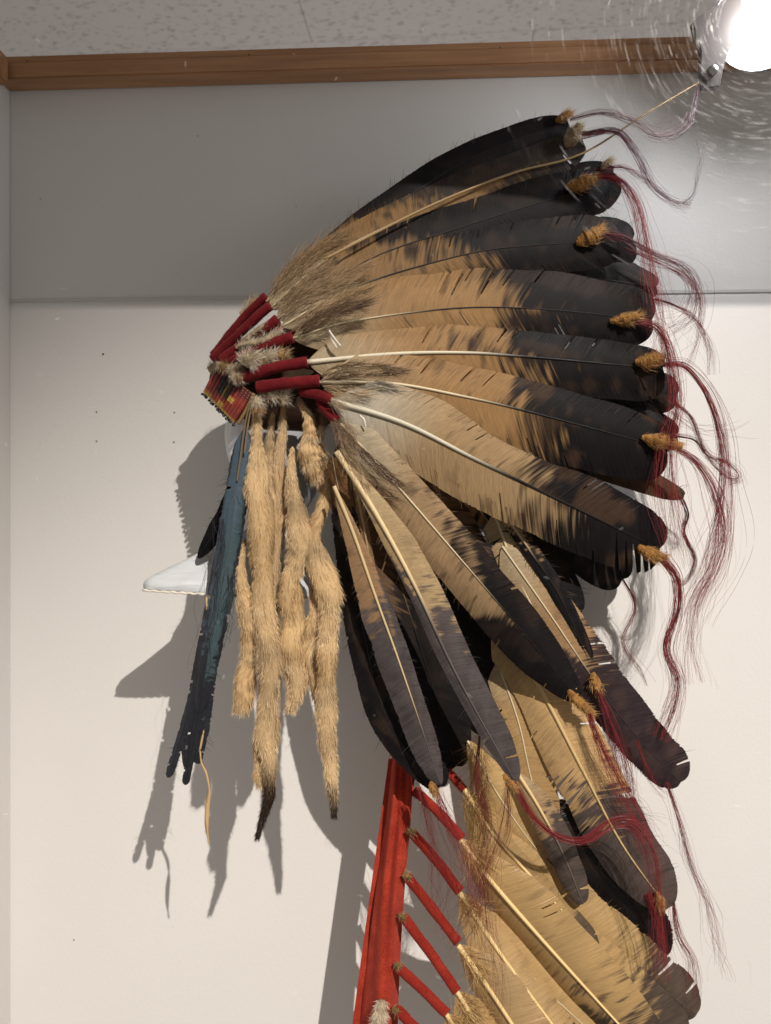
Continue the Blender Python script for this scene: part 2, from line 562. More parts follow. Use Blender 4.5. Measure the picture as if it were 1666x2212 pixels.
def feather(pts, wa, wb, da, db, tanc=TAN, rootc=PALE, dark=BLACK, name='feather', start=0.05, um=0.74, soft=0.05,
            mott=0.32, splits=(), fray=0.022, sweep=38, tilt=0.0, camber=0.17, N=380, K=9, shaft=(5.0, 1.0), shaft_dark=None,
            shaft_col=(0.62, 0.52, 0.34), brown=0.25, mat=None, curl=0.0, label=None, gaps=0, pa=1.0, pb=1.0, bare=0.0, parent=None, edge_dark=0.0, loose=34):
    """a feather: one vane mesh of joined barbs, with its shaft as a child; widths in study px"""
    _fseed[0] += 7
    sd = _fseed[0]
    r = np.random.default_rng(sd)
    pts = [list(p) for p in pts]
    ds = [p[2] if len(p) > 2 else None for p in pts]
    d0, d1 = ds[0], ds[-1]
    L = np.concatenate([[0], np.cumsum([math.dist(pts[i][:2], pts[i + 1][:2]) for i in range(len(pts) - 1)])])
    P3 = [P(p[0], p[1], ds[i] if ds[i] else d0 + (d1 - d0) * L[i] / L[-1]) for i, p in enumerate(pts)]
    S = spline(P3, N)
    T = tangents(S)
    n0 = np.tile(np.array([0, -1.0, 0]), (N, 1))
    n0 = norm(n0 - T * (n0 * T).sum(1, keepdims=True))
    B0 = norm(np.cross(n0, T))
    ti = math.radians(tilt)
    Nn = norm(n0 * math.cos(ti) + B0 * math.sin(ti))
    B = norm(np.cross(Nn, T))
    u = np.linspace(0, 1, N)
    px = np.linalg.norm(P3[0] - P3[-1]) / math.dist(pts[0][:2], pts[-1][:2])
    V_all, F_all, C_all, U_all = [], [], [], []
    L_paths, L_cols = [], []
    base = 0
    v = np.linspace(0, 1, K + 1)
    for side, W0, dk, pw in ((1, wa, da, pa), (-1, wb, db, pb)):
        if W0 <= 0:
            continue
        wprof = np.clip((u - bare) / max(start, 1e-3), 0, 1) ** 0.6
        tipf = np.sqrt(np.clip(1 - (np.clip(u - um, 0, 1) / (1 - um)) ** 2, 0, 1))
        wprof = wprof * (0.80 + 0.20 * np.sin(np.pi * np.clip(u, 0, 1) ** pw)) * tipf
        lf = vnoise(u * 9, u * 0 + side * 3.7, sd + 1) * 0.06
        jit = 1 - fray * r.random(N) * (0.4 + 0.8 * (vnoise(u * 30, u * 0 + 5.5, sd + 2) > 0.2))
        w = W0 * 1.06 * px * wprof * (1 + lf) * jit
        # splits between barbs
        shift = np.zeros(N); v0 = np.full(N, 0.35); cut = np.full(N, 2.0)
        spl = [s for s in splits if s[0] == ('a' if side > 0 else 'b')]
        for k in range(gaps):
            spl.append(('a', r.uniform(0.15, 0.97), r.uniform(0.8, 2.4), r.uniform(0.45, 0.85)))
        for s in spl:
            j = int(s[1] * (N - 1)); amt = s[2] * px; vv = s[3] if len(s) > 3 else 0.3
            ii = np.arange(N)
            shift += np.where(ii < j, -amt * np.exp(-(j - ii) / (N * 0.035)), amt * 0.6 * np.exp(-(ii - j) / (N * 0.035)))
            cut[j] = vv
        Fwd = np.tan(math.radians(sweep)) * w
        V = (S[:, None] + side * B[:, None] * (w[:, None] * v[None])[..., None]
             + T[:, None] * (Fwd[:, None] * (v[None] ** 1.25) + shift[:, None] * np.clip(v[None] - 0.25, 0, 1) * 1.3)[..., None])
        wave = vnoise(u[:, None] * 5 + v[None] * 1.2, v[None] * 1.5 + u[:, None] * 0 + side * 9, sd + 3) * 2.6 * px * v[None]
        rip = (r.random(N)[:, None] - 0.5) * 0.35 * px * v[None]
        off = -camber * w[:, None] * v[None] ** 2 + wave + rip + curl * w[:, None] * v[None] ** 2 * side
        off += (np.abs(shift)[:, None] / px > 1.0) * r.normal(size=(N, 1)) * 0.6 * px * v[None]
        V = V + Nn[:, None] * off[..., None]
        # pigment
        bj = r.normal(size=N)[:, None]
        ue = u[:, None] + 0.10 * v[None]
        nz = vnoise(u[:, None] * 9 + v[None] * 1.1, v[None] * 2.2 + u[:, None] * 2 + side * 11, sd + 4)
        nz2 = vnoise(u[:, None] * 36 + v[None] * 1.6, v[None] * 2.2 + u[:, None] * 5 + side * 5, sd + 5)
        nz3 = vnoise(u[:, None] * 84 + v[None] * 2.0, v[None] * 1.8 + u[:, None] * 9 + side * 7, sd + 6)
        nz4 = vnoise(u[:, None] * 150, v[None] * 2.2 + side * 3, sd + 8)
        m = sstep(dk - soft * 0.8, dk + soft * 0.8, ue + 0.075 * nz + 0.050 * nz2 + 0.046 * nz3 + 0.040 * nz4 + 0.022 * bj)
        if edge_dark:
            m = np.maximum(m, sstep(edge_dark - .12, edge_dark + .12, v[None] + 0.25 * nz + 0.15 * nz2))
        near = np.exp(-((ue - dk + 0.10) / 0.13) ** 2)
        spots = sstep(0.25, 0.5, 0.45 * nz2 + 0.45 * nz3 + 0.35 * nz4 + 0.25 * nz + 0.10 * bj) * near * mott
        m = np.clip(np.maximum(m, spots), 0, 1)[..., None]
        light = rootc + (tanc - rootc) * sstep(0.05, 0.34, ue)[..., None]
        light = light * (1 + 0.10 * nz + 0.06 * bj)[..., None]
        fl = sstep(0.45, 0.7, nz3 * 0.8 + nz2 * 0.4) * 0.30 * mott
        light = light * (1 - fl[..., None])
        bw = sstep(0.05, 0.6, nz + 0.5 * nz2)[..., None] * brown
        dcol = dark * (1 - bw) + (dark * 0.35 + BROWN * 0.75) * bw
        dcol = dcol * (1 + 0.10 * bj + 0.2 * nz2)[..., None]
        C = light * (1 - m) + dcol * m
        nv = N * (K + 1)
        f = grid_faces(N, K + 1).reshape(N - 1, K, 4)
        keep = np.ones((N - 1, K), bool)
        for i in range(1, N):
            if cut[i] < 1:
                keep[i - 1, int(cut[i] * K):] = False
        # loose barb ends at the rim
        lo_ = r.random(N - 1) < fray * 1.3
        f = f[keep]
        if side < 0:
            f = f[:, ::-1]
        if loose:
            nl = int(loose)
            ii = (np.clip(0.12 + 0.84 * r.random(nl) ** 1.1, 0, .985) * (N - 1)).astype(int)
            dr = norm(V[ii, K] - V[ii, K - 3])
            ln_ = (5 + 17 * r.random(nl) ** 1.6) * px
            kk = np.linspace(0, 1, 5)[None, :, None]
            bend = T[ii] * 0.5 + r.normal(size=(nl, 3)) * 0.25
            st = V[ii, K - 3]
            L_paths.append(st[:, None] + dr[:, None] * (ln_ + np.linalg.norm(V[ii, K] - st, axis=1))[:, None, None] * kk + bend[:, None] * ln_[:, None, None] * kk ** 2 * 0.7 + Nn[ii][:, None] * 0.6 * px)
            L_cols.append(np.repeat((C[ii, K - 1] * r.uniform(.45, .95, (nl, 1)))[:, None], 5, 1))
        V_all.append(V.reshape(-1, 3)); F_all.append(f + base); C_all.append(C.reshape(-1, 3))
        uu = np.stack([np.repeat(u[:, None], K + 1, 1), np.repeat(v[None], N, 0) * side, np.full((N, K + 1), sd * 0.37)], -1)
        U_all.append(uu.reshape(-1, 3))
        base += nv
    ob = np_mesh(name, np.vstack(V_all), F_all, mat or M_FEATHER, parent or bonnet, col=np.clip(np.vstack(C_all), 0.002, 1), uv=np.vstack(U_all))
    if label:
        ob['label'] = label
    if L_paths:
        Lp = np.concatenate(L_paths); Lc = np.clip(np.concatenate(L_cols), .003, 1)
        ribbons('loose_barbs', Lp, np.tile(np.array([.55, .5, .42, .3, .08]) * px * .8, (len(Lp), 1)), Lc, M_HAIR, ob)['kind'] = 'stuff'
    if shaft:
        n = 60
        Ss = spline(P3, n)
        us = np.linspace(0, 1, n)
        R = lerp(shaft[0], shaft[1], us ** 0.8) * 0.5 * px
        Ns = np.stack([np.interp(us, u, Nn[:, k]) for k in range(3)], 1)
        Ss = Ss + Ns * (R * 0.45)[:, None]
        sdk = shaft_dark if shaft_dark is not None else (da + db) / 2
        mm = sstep(sdk - 0.12, sdk + 0.12, us)[:, None]
        cs_ = np.array(shaft_col) * (1 - mm) + np.maximum(dark * 1.2, 0.012) * mm
        tube('shaft', Ss, R, M_SHAFT, ob, 8, cs_)
    return ob, S, T

def pts3(pts, n=None):
    d = [p[2] for p in pts]
    return spline([P(*p) for p in pts], n or 30)

def fur(name, pts, radii, n, length, c_root, c_tip, parent, body=True, lean=0.75, width=0.55, dark_from=None, dark_col=(0.03, 0.016, 0.010),
        bodyname=None, rough=0.2, sides=14, lump=0.16, patch=None, nseg=3, hide=None):
    """furry strand: hide tube (when body) and a hair mesh; lengths in study px. Returns the part object."""
    _fseed[0] += 11
    r = np.random.default_rng(_fseed[0]); sd = _fseed[0]
    m = 60
    S = pts3(pts, m)
    T, B, N = frames(S)
    u = np.linspace(0, 1, m)
    px = np.mean([p[2] for p in pts]) / FPX
    R = np.interp(u, np.linspace(0, 1, len(radii)), radii) * px
    a = np.linspace(0, 2 * np.pi, sides, endpoint=False)
    lumps = 1 + lump * vnoise(u[:, None] * 12, a[None] * 0.9, sd) + lump * 0.6 * vnoise(u[:, None] * 30, a[None] * 1.4, sd + 1)
    RR = R[:, None] * lumps
    c_root = np.array(c_root); c_tip = np.array(c_tip); dc = np.array(dark_col)
    def pig(uu, c):
        c = np.broadcast_to(c, uu.shape + (3,)) * (1 + 0.22 * vnoise(uu * 14, uu * 0 + 2, sd + 2) + 0.14 * vnoise(uu * 40, uu * 0 + 4, sd + 3))[..., None]
        if patch is not None:
            k = sstep(0.0, 0.55, vnoise(uu * 9, uu * 0 + 8, sd + 5))[..., None]
            c = c * (1 - k) + np.array(patch) * k
        if dark_from is not None:
            k = sstep(dark_from - 0.05, dark_from + 0.05, uu + 0.02 * r.normal(size=uu.shape))[..., None]
            c = c * (1 - k) + dc * k
        return np.clip(c, 0.003, 1)
    ob = None
    if body:
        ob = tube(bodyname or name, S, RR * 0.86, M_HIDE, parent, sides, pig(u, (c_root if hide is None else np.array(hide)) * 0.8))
        parent = ob
    uu = r.random(n); ang = r.random(n) * 2 * np.pi
    i = uu * (m - 1)
    def at(X): return np.stack([np.interp(uu, u, X[:, k]) for k in range(3)], 1)
    s, t, b, nn = at(S), norm(at(T)), norm(at(B)), norm(at(N))
    rad = RR[np.round(i).astype(int), np.round(ang / (2 * np.pi) * sides).astype(int) % sides]
    radial = np.cos(ang)[:, None] * b + np.sin(ang)[:, None] * nn
    root = s + radial * (rad * 0.84)[:, None]
    cl = vnoise(uu * 40, ang * 3, sd + 7)[:, None]
    dirv = norm(t * lean + radial * (1 - lean) * 1.1 + r.normal(size=(n, 3)) * rough + cl * b * 0.25)
    ln = length * px * (0.5 + r.random(n) * 0.8) * (0.55 + 0.45 * np.clip(np.interp(uu, u, R) / (R.max() + 1e-9), 0, 1))
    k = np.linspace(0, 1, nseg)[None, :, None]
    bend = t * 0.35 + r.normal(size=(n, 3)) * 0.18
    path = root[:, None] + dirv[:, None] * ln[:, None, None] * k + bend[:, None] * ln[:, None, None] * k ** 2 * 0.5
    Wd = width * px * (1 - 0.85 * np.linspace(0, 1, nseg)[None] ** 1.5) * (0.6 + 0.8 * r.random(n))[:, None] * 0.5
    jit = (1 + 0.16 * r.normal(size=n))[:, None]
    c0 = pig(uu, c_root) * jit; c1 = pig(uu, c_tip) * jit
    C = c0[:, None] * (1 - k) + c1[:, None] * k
    h = ribbons('fur' if body else name, path, Wd, np.clip(C, 0.003, 1), M_HAIR, parent)
    return ob if body else h

def hair(pts, n_=46, spread=(1.5, 9), width=0.75, col=(0.25, 0.020, 0.035), parent=None, name='horsehair_tassel', wig=2.2, strays=0.12, shrink=0.35, col2=None, k=46):
    """a lock of long hairs along pts, loosening towards its end; px units"""
    _fseed[0] += 13
    r = np.random.default_rng(_fseed[0]); sd = _fseed[0]
    n = int(n_ * 1.02)
    width = width * .92
    spread = (spread[0], spread[1] * 1.25)
    strays = strays + .08
    S = pts3(pts, k)
    T, B, N = frames(S)
    px = np.mean([p[2] for p in pts]) / FPX
    u = np.linspace(0, 1, k)
    a = r.normal(size=n); b = r.normal(size=n)
    stray = r.random(n) < strays
    mult = np.where(stray, 2.0, 1.0)
    grow = lerp(spread[0], spread[1], u[None] ** 1.2) * mult[:, None]
    ph = r.random(n) * 60
    lock = vnoise(u[None] * 4.0 + 0 * ph[:, None], (np.round(a * 1.3)[:, None]) * 3.3 + 0 * u[None], sd + 9) * 0.7
    wa_ = a[:, None] * 0.62 * grow + wig * grow * 0.25 * vnoise(u[None] * 5 + ph[:, None], ph[:, None] + 0 * u[None], sd) + lock * grow
    wb_ = b[:, None] * 0.62 * grow + wig * grow * 0.25 * vnoise(u[None] * 5 + ph[:, None], ph[:, None] + 31 + 0 * u[None], sd + 1)
    end = np.where(stray, 1.0, 1 - shrink * r.random(n) ** 2)
    uu = u[None] * end[:, None]
    def samp(X): return np.stack([np.interp(uu, u, X[:, q]) for q in range(3)], -1)
    path = samp(S) + samp(B) * (wa_ * px)[..., None] + samp(N) * (wb_ * px)[..., None]
    Wd = np.full((n, k), width * 0.5 * px) * (0.7 + 0.6 * r.random(n))[:, None] * (1 - 0.5 * u[None])
    c = np.array(col)[None] * (0.65 + 0.7 * r.random(n))[:, None]
    if col2 is not None:
        msk = r.random(n) < 0.4
        c[msk] = np.array(col2) * (0.7 + 0.6 * r.random(msk.sum()))[:, None]
    C = np.repeat(c[:, None], k, 1)
    return ribbons(name, path, Wd, C, M_HORSE, parent or bonnet)

def wrap(pts, r0, parent, mat=None, name='red_wrapping', n=40, fuzz=160):
    _fseed[0] += 5
    S = pts3(pts, n)
    px = np.mean([p[2] for p in pts]) / FPX
    u = np.linspace(0, 1, n); a = np.linspace(0, 2 * np.pi, 14, endpoint=False)
    R = r0 * 1.0 * px * (1 + 0.09 * vnoise(u[:, None] * 7, a[None], _fseed[0]) + 0.05 * vnoise(u[:, None] * 18, a[None] * 2, _fseed[0] + 1))
    o = tube(name, S, R, mat or M_WRAP, parent, 14)
    if fuzz:
        c = (0.20, 0.018, 0.022) if (mat or M_WRAP) is M_WRAP else (0.5, 0.07, 0.04)
        fur('wool_nap', pts, [r0 * 1.04] * 3, int(fuzz * 3), 5.5, tuple(np.array(c) * .6), tuple(np.array(c) * .95), parent, body=False, lean=.35, width=.6, rough=.6, lump=.05)
    return o

TUFT_A, TUFT_B = (0.34, 0.17, 0.05), (0.62, 0.38, 0.15)
def tuft(x0, y0, x1, y1, d, w, parent, n=420, pale=False):
    """ochre fur tip glued to a feather's end"""
    q = random.uniform(.8, 1.15); w *= q
    xm, ym = (x0 + x1) / 2 + random.uniform(-3, 3), (y0 + y1) / 2 + random.uniform(-4, 4)
    x1 += random.uniform(-6, 4); y1 += random.uniform(-4, 4)
    return fur('fur_tip', [(x0, y0, d), (xm, ym, d - 0.002), (x1, y1, d)], [w * 0.35, w * 0.9, w, w * 0.8, w * 0.45], n, 15,
               (0.30, 0.22, 0.13) if pale else TUFT_A, (0.55, 0.42, 0.26) if pale else TUFT_B, parent, lean=0.8, width=0.7, rough=0.22, lump=0.35)

def down(pts, w, n, parent, c0=(0.16, 0.10, 0.055), c1=(0.30, 0.20, 0.12), ln=42, lean=0.9, width=0.8, name='down', rough=0.22, nseg=5):
    return fur(name, pts, w, int(n * .72), ln, c0, c1, parent, body=False, lean=lean, width=width, rough=rough, nseg=nseg, lump=0.3)

RED = (0.20, 0.019, 0.022); PURPLE = (0.070, 0.022, 0.036); DKRED = (0.14, 0.018, 0.020)

# --- far-side crown feathers, behind
def far(pts, wa, wb, da=0.1, **kw):
    return feather(pts, wa, wb, da, da, N=150, K=8, shaft=(4, 1), **kw)[0]
far([(900, 520, .888), (1100, 440), (1326, 372, .893)], 46, 74, 0.2)
f = far([(950, 570, .888), (1150, 545), (1366, 520, .893)], 62, 66, 0.15)
f = far([(980, 625, .888), (1230, 600), (1418, 620, .894)], 50, 44, 0.15)
f = far([(1050, 800, .886), (1300, 828), (1460, 856, .892)], 54, 50, 0.15)
f = far([(1080, 880, .886), (1330, 915), (1462, 940, .892)], 46, 54, 0.15)
f = far([(1120, 960, .886), (1350, 1025), (1478, 1070, .893)], 24, 26, 0.25, dark=BROWN * 0.7)
f = far([(900, 800, .90), (1150, 1020), (1345, 1252, .905)], 70, 75, 0.55)
f = far([(860, 850, .90), (1050, 1120), (1240, 1330, .905)], 70, 75, 0.55)

# --- dark inner side: cap and the far feathers seen from inside
def ellipsoid(name, c, r, mat, parent, n=28, m=20, nz=0.03, seed=3):
    th = np.linspace(0, np.pi, m)[:, None]; ph = np.linspace(0, 2 * np.pi, n, endpoint=False)[None]
    k = 1 + nz * vnoise(th * 3, ph * 1.5, seed)
    V = np.stack([c[0] + r[0] * np.sin(th) * np.cos(ph) * k, c[1] + r[1] * np.sin(th) * np.sin(ph) * k, c[2] + r[2] * np.cos(th) * np.ones_like(ph) * k], -1).reshape(-1, 3)
    return np_mesh(name, V, grid_faces(m, n, True), mat, parent)
ellipsoid('skull_cap', P(612, 826, .872), (0.083, 0.050, 0.058), M_CAP, bonnet)

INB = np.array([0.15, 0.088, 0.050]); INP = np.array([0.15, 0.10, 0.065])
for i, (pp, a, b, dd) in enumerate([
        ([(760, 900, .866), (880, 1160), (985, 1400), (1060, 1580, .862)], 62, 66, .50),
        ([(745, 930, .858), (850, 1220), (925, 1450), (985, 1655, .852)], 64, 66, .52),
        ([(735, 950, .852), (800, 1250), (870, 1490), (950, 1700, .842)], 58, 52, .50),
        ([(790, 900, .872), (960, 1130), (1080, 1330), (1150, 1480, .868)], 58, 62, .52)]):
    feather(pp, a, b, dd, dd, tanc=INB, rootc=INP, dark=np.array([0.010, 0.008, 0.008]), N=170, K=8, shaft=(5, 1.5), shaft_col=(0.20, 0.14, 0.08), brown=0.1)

# --- near-side crown feathers, top to bottom
CROWN = {}
CROWN['A'] = feather([(575, 652, .815), (800, 484), (1010, 346), (1226, 262, .875)], 38, 44, 0.34, 0.44, start=0.10, sweep=28, um=.86, brown=0.1, camber=0.2, tanc=TAN * .82, soft=.085, loose=70, gaps=0, mott=.55)[0]
CROWN['B'] = feather([(583, 668, .811), (703, 562), (850, 482), (1000, 414), (1260, 308, .872)], 40, 44, 0.52, 0.80, dark=np.array([0.045, 0.033, 0.027]), sweep=24, um=.9, splits=[('a', .95, 4, .4), ('b', .93, 3, .3)], tanc=TAN * .82, soft=.085, loose=70, gaps=0, mott=.55)[0]
CROWN['C'] = feather([(598, 690, .807), (796, 562), (1000, 490), (1200, 428), (1312, 398, .869)], 56, 56, 0.36, 0.44, splits=[('a', .6, 3, .5), ('b', .7, 3, .5)], sweep=30, um=.88, shaft_dark=.16, brown=.15, tanc=TAN * .82, soft=.085, loose=70, gaps=4, mott=.55)[0]
CROWN['D'] = feather([(610, 705, .803), (760, 622), (1000, 551), (1150, 530), (1335, 522, .866)], 66, 62, 0.50, 0.60, splits=[('a', .5, 5, .4), ('a', .58, 4, .5)], sweep=32, um=.86, shaft_dark=.22, brown=.2, tanc=TAN * .82, soft=.085, loose=70, gaps=4, mott=.55)[0]
CROWN['E'] = feather([(632, 732, .798), (760, 694), (1000, 665), (1200, 670), (1408, 692, .863)], 80, 66, 0.57, 0.62, splits=[('a', .42, 5, .4), ('a', .5, 4, .4), ('b', .45, 3, .2), ('b', .3, 3, .2)], sweep=34, um=.87, shaft_dark=.30, brown=.2, soft=.085, loose=70, gaps=4, mott=.55)[0]
CROWN['F'] = feather([(663, 783, .792), (850, 765), (1000, 762), (1130, 770), (1432, 797, .860)], 56, 76, 0.54, 0.57, splits=[('a', .30, 3, .4), ('a', .5, 4, .5), ('b', .92, 4, .4)], sweep=34, um=.88, shaft=(11, 1.4), shaft_dark=.50, shaft_col=(0.66, 0.60, 0.46), brown=.3, soft=.085, loose=70, gaps=4, mott=.55)[0]
CROWN['G'] = feather([(690, 826, .786), (850, 829), (1000, 856), (1137, 888), (1440, 968, .857)], 66, 88, 0.54, 0.62, sweep=34, um=.88, shaft=(8, 1.4), shaft_dark=.46, shaft_col=(0.66, 0.56, 0.38), brown=.55, splits=[('a', .25, 4, .5)], soft=.085, loose=70, gaps=4, mott=.55)[0]
CROWN['H'] = feather([(715, 865, .776), (873, 915), (1027, 992), (1195, 1074), (1425, 1186, .877)], 78, 84, 0.58, 0.66, tanc=np.array([.40, .27, .14]), rootc=np.array([.50, .46, .37]), sweep=34, um=.86, shaft=(12, 1.4), shaft_dark=.42, shaft_col=(0.60, 0.56, 0.44), brown=.5,
                     splits=[('b', .86, 7, .2), ('b', .89, 6, .25), ('b', .915, 6, .3), ('b', .94, 5, .3)], soft=.085, loose=70, gaps=4, mott=.55)[0]
CROWN['I'] = feather([(735, 915, .772), (800, 985), (859, 1050), (980, 1190), (1100, 1330), (1252, 1512, .83)], 50, 58, 0.46, 0.66, tanc=np.array([.36, .24, .13]), rootc=np.array([.44, .38, .27]), sweep=26, um=.72, shaft=(6, 1.2), camber=.25, brown=.15, soft=.085, loose=70, gaps=4, mott=.55)[0]
CROWN['J'] = feather([(727, 975, .762), (811, 1107), (897, 1266), (984, 1453), (1114, 1690, .78)], 48, 20, 0.56, 0.40, tanc=np.array([.42, .30, .16]), rootc=np.array([.55, .44, .27]), dark=GREY, sweep=20, um=.80, shaft=(13, 1.5), shaft_dark=.45, shaft_col=(0.72, 0.56, 0.32), camber=.22, start=.25, bare=.03, splits=[('b', .86, 4, .1), ('a', .93, 3, .3)], brown=.1)[0]
CROWN['K'] = feather([(722, 1050, .772), (763, 1150), (812, 1290), (869, 1448), (952, 1695, .785)], 26, 44, 0.40, 0.45, tanc=np.array([.34, .21, .11]), rootc=np.array([.36, .24, .13]), dark=GREY, sweep=20, um=.80, shaft=(9, 1.3), shaft_dark=.75, shaft_col=(0.60, 0.46, 0.25), soft=.07, camber=.2, start=.4, fray=.08, brown=.1)[0]
CROWN['L'] = feather([(740, 1060, .80), (778, 1320), (835, 1550), (940, 1705, .80)], 30, 38, 0.02, 0.02, sweep=26, fray=.10, um=.7)[0]
# bare quills beside K
CROWN['Q'] = feather([(762, 1010, .782), (790, 1160), (812, 1290), (845, 1400, .79)], 10, 8, 0.9, 0.9, tanc=np.array([.24, .15, .08]), rootc=np.array([.3, .2, .1]), N=120, sweep=15, shaft=(6, 3), shaft_col=(0.34, 0.25, 0.14))[0]
feather([(718, 985, .79), (730, 1050), (745, 1110, .795)], 24, 16, 0.95, 0.95, tanc=np.array([.22, .12, .05]), rootc=np.array([.22, .12, .05]), N=90, sweep=25, shaft=(3, 1))

# --- feathers hanging below the crown
FO = feather([(1085, 1180, .868), (1190, 1330), (1290, 1478), (1375, 1590), (1470, 1690, .862)], 60, 48, 0.50, 0.46, tanc=np.array([.38, .24, .12]), dark=np.array([.035, .024, .026]), sweep=26, um=.88, splits=[('a', .42, 2.5, .5), ('a', .5, 2.5, .5), ('a', .94, 3, .5)], fray=.06, brown=.2)[0]
FQ = feather([(1068, 1110, .872), (1105, 1210), (1150, 1310), (1235, 1440, .866)], 42, 46, 0.95, 0.97, tanc=np.array([.46, .32, .17]), N=150, sweep=20, gaps=3, splits=[('a', .12, 12, 0.0), ('b', .15, 12, 0.0), ('a', .32, 16, 0.0), ('b', .36, 14, 0.0), ('a', .55, 12, .1)], camber=.4, shaft=(7, 3))[0]
FP = feather([(1072, 1085, .865), (1145, 1190), (1215, 1300), (1292, 1475, .866)], 20, 16, 0.30, 0.22, sweep=20, um=.75, fray=.08, N=150, tanc=np.array([.36, .22, .10]))[0]
FN = feather([(1068, 1350, .855), (1155, 1467), (1261, 1668), (1343, 1822), (1442, 1962, .83)], 74, 62, 0.64, 0.64, tanc=np.array([.50, .33, .155]), rootc=np.array([.50, .36, .19]), dark=np.array([.080, .062, .056]), soft=.035, sweep=24, um=.80, shaft=(12, 2.5), shaft_dark=.9, shaft_col=(0.58, 0.42, 0.20), camber=.25, gaps=3, splits=[('a', .62, 8, .2), ('b', .5, 4, .3), ('b', .56, 5, .3)], brown=.1)[0]
FN2 = feather([(1075, 1430, .862), (1120, 1560), (1150, 1690), (1190, 1800, .85)], 45, 40, .95, .95, tanc=np.array([.42, .27, .12]), N=150, sweep=22, gaps=4, shaft=(5, 2))[0]

# --- trailer feathers
TR = {}
TR['far'] = feather([(1130, 1690, .856), (1290, 1870), (1370, 1960), (1440, 2065, .85)], 58, 60, 0.05, 0.05, mat=M_GOLDV, sweep=24, start=.22, camber=.42, um=.75, fray=.2)[0]
TR['tip'] = feather([(1060, 1790, .842), (1250, 1985), (1390, 2105), (1505, 2190, .835)], 62, 60, 0.74, 0.72, tanc=GOLD, rootc=GOLD, dark=np.array([.10, .072, .055]), mat=M_GOLDV, sweep=24, start=.22, camber=.42, um=.84, fray=.06, splits=[('a', .92, 3, .5), ('a', .8, 4, .4)], brown=.2)[0]
TR['mid'] = feather([(1030, 1850, .838), (1200, 2015), (1360, 2150), (1470, 2260, .827)], 66, 64, 0.80, 0.84, tanc=GOLD * 1.05, rootc=GOLD, dark=np.array([.10, .072, .055]), mat=M_GOLDV, sweep=24, start=.22, camber=.35, um=.86, mott=.4, tilt=-4, brown=.2)[0]
TR['low'] = feather([(1010, 1960, .826), (1150, 2110), (1300, 2250), (1400, 2340, .815)], 70, 66, 0.92, 0.9, tanc=GOLD * 1.1, rootc=GOLD, mat=M_GOLDV, sweep=24, start=.2, camber=.35, um=.9, mott=.4, tilt=6)[0]
TR['up'] = feather([(1010, 1600, .85), (1075, 1715), (1140, 1810), (1215, 1900, .845)], 40, 40, .85, .85, tanc=GOLD, rootc=GOLD, N=150, mat=M_GOLDV, sweep=22, start=.22, camber=.42, gaps=2)[0]
TR['0'] = feather(tilt=24, pts=[(1002, 1705, .838), (1060, 1795), (1160, 1908), (1290, 2050, .83)], wa=62, wb=52, da=0.80, db=0.85, tanc=GOLD * .78, rootc=GOLD * .85, dark=np.array([.12, .085, .06]), mat=M_GOLDV, sweep=24, start=.22, camber=.42, um=.80, shaft=(11, 3), shaft_dark=.9, shaft_col=(0.78, 0.58, 0.28), gaps=2, brown=.1)[0]
TR['6'] = feather([(1117, 1668, .832), (1165, 1745), (1212, 1835), (1260, 1952, .825)], 32, 30, 0.42, 0.48, tanc=np.array([.44, .30, .16]), dark=np.array([.10, .08, .07]), N=150, mat=M_GOLDV, sweep=22, start=.22, camber=.42, um=.8, shaft=(9, 2), shaft_col=(0.7, 0.52, 0.26), splits=[('a', .9, 4, .2), ('b', .88, 4, .2)])[0]
TR['1'] = feather(tilt=-18, pts=[(995, 1812, .822), (1059, 1899), (1184, 2043), (1328, 2202), (1400, 2280, .80)], wa=76, wb=72, da=0.93, db=0.84, tanc=GOLD * .92, rootc=GOLD, dark=np.array([.085, .06, .045]), mat=M_GOLDV, sweep=24, start=.22, camber=.42, um=.86, shaft=(12, 4), shaft_dark=.95, shaft_col=(0.80, 0.60, 0.29), gaps=2, mott=.8, brown=.1)[0]
GOLD_P = GOLD * np.array([1.12, 1.14, 1.25])
TR['2'] = feather(tilt=26, pts=[(992, 1928, .814), (1055, 2024), (1120, 2115), (1250, 2290, .80)], wa=56, wb=52, da=0.92, db=0.95, tanc=GOLD_P * .95, rootc=GOLD_P, mat=M_GOLDV, sweep=24, start=.22, camber=.42, shaft=(12, 5), shaft_col=(0.80, 0.60, 0.29), gaps=2, um=.9)[0]
TR['3'] = feather(tilt=-14, pts=[(990, 2040, .806), (1050, 2125), (1107, 2212), (1200, 2350, .79)], wa=62, wb=50, da=0.92, db=0.95, tanc=GOLD * np.array([.95, .97, 1.1]), rootc=GOLD, mat=M_GOLDV, sweep=24, start=.22, camber=.42, shaft=(12, 6), shaft_col=(0.80, 0.60, 0.29), gaps=2, um=.9)[0]
TR['4'] = feather(tilt=20, pts=[(987, 2142, .80), (1035, 2220), (1120, 2340, .79)], wa=50, wb=48, da=0.95, db=0.95, tanc=GOLD, rootc=GOLD, N=120, mat=M_GOLDV, sweep=24, start=.22, camber=.42, shaft=(11, 6), shaft_col=(0.78, 0.58, 0.28), gaps=2, um=.9)[0]
TR['5'] = feather([(965, 2190, .795), (1000, 2250), (1060, 2340, .79)], 40, 40, 0.95, 0.95, tanc=GOLD, rootc=GOLD, N=90, mat=M_GOLDV, sweep=24, start=.22, camber=.42, shaft=(11, 6), shaft_col=(0.78, 0.58, 0.28), um=.9)[0]

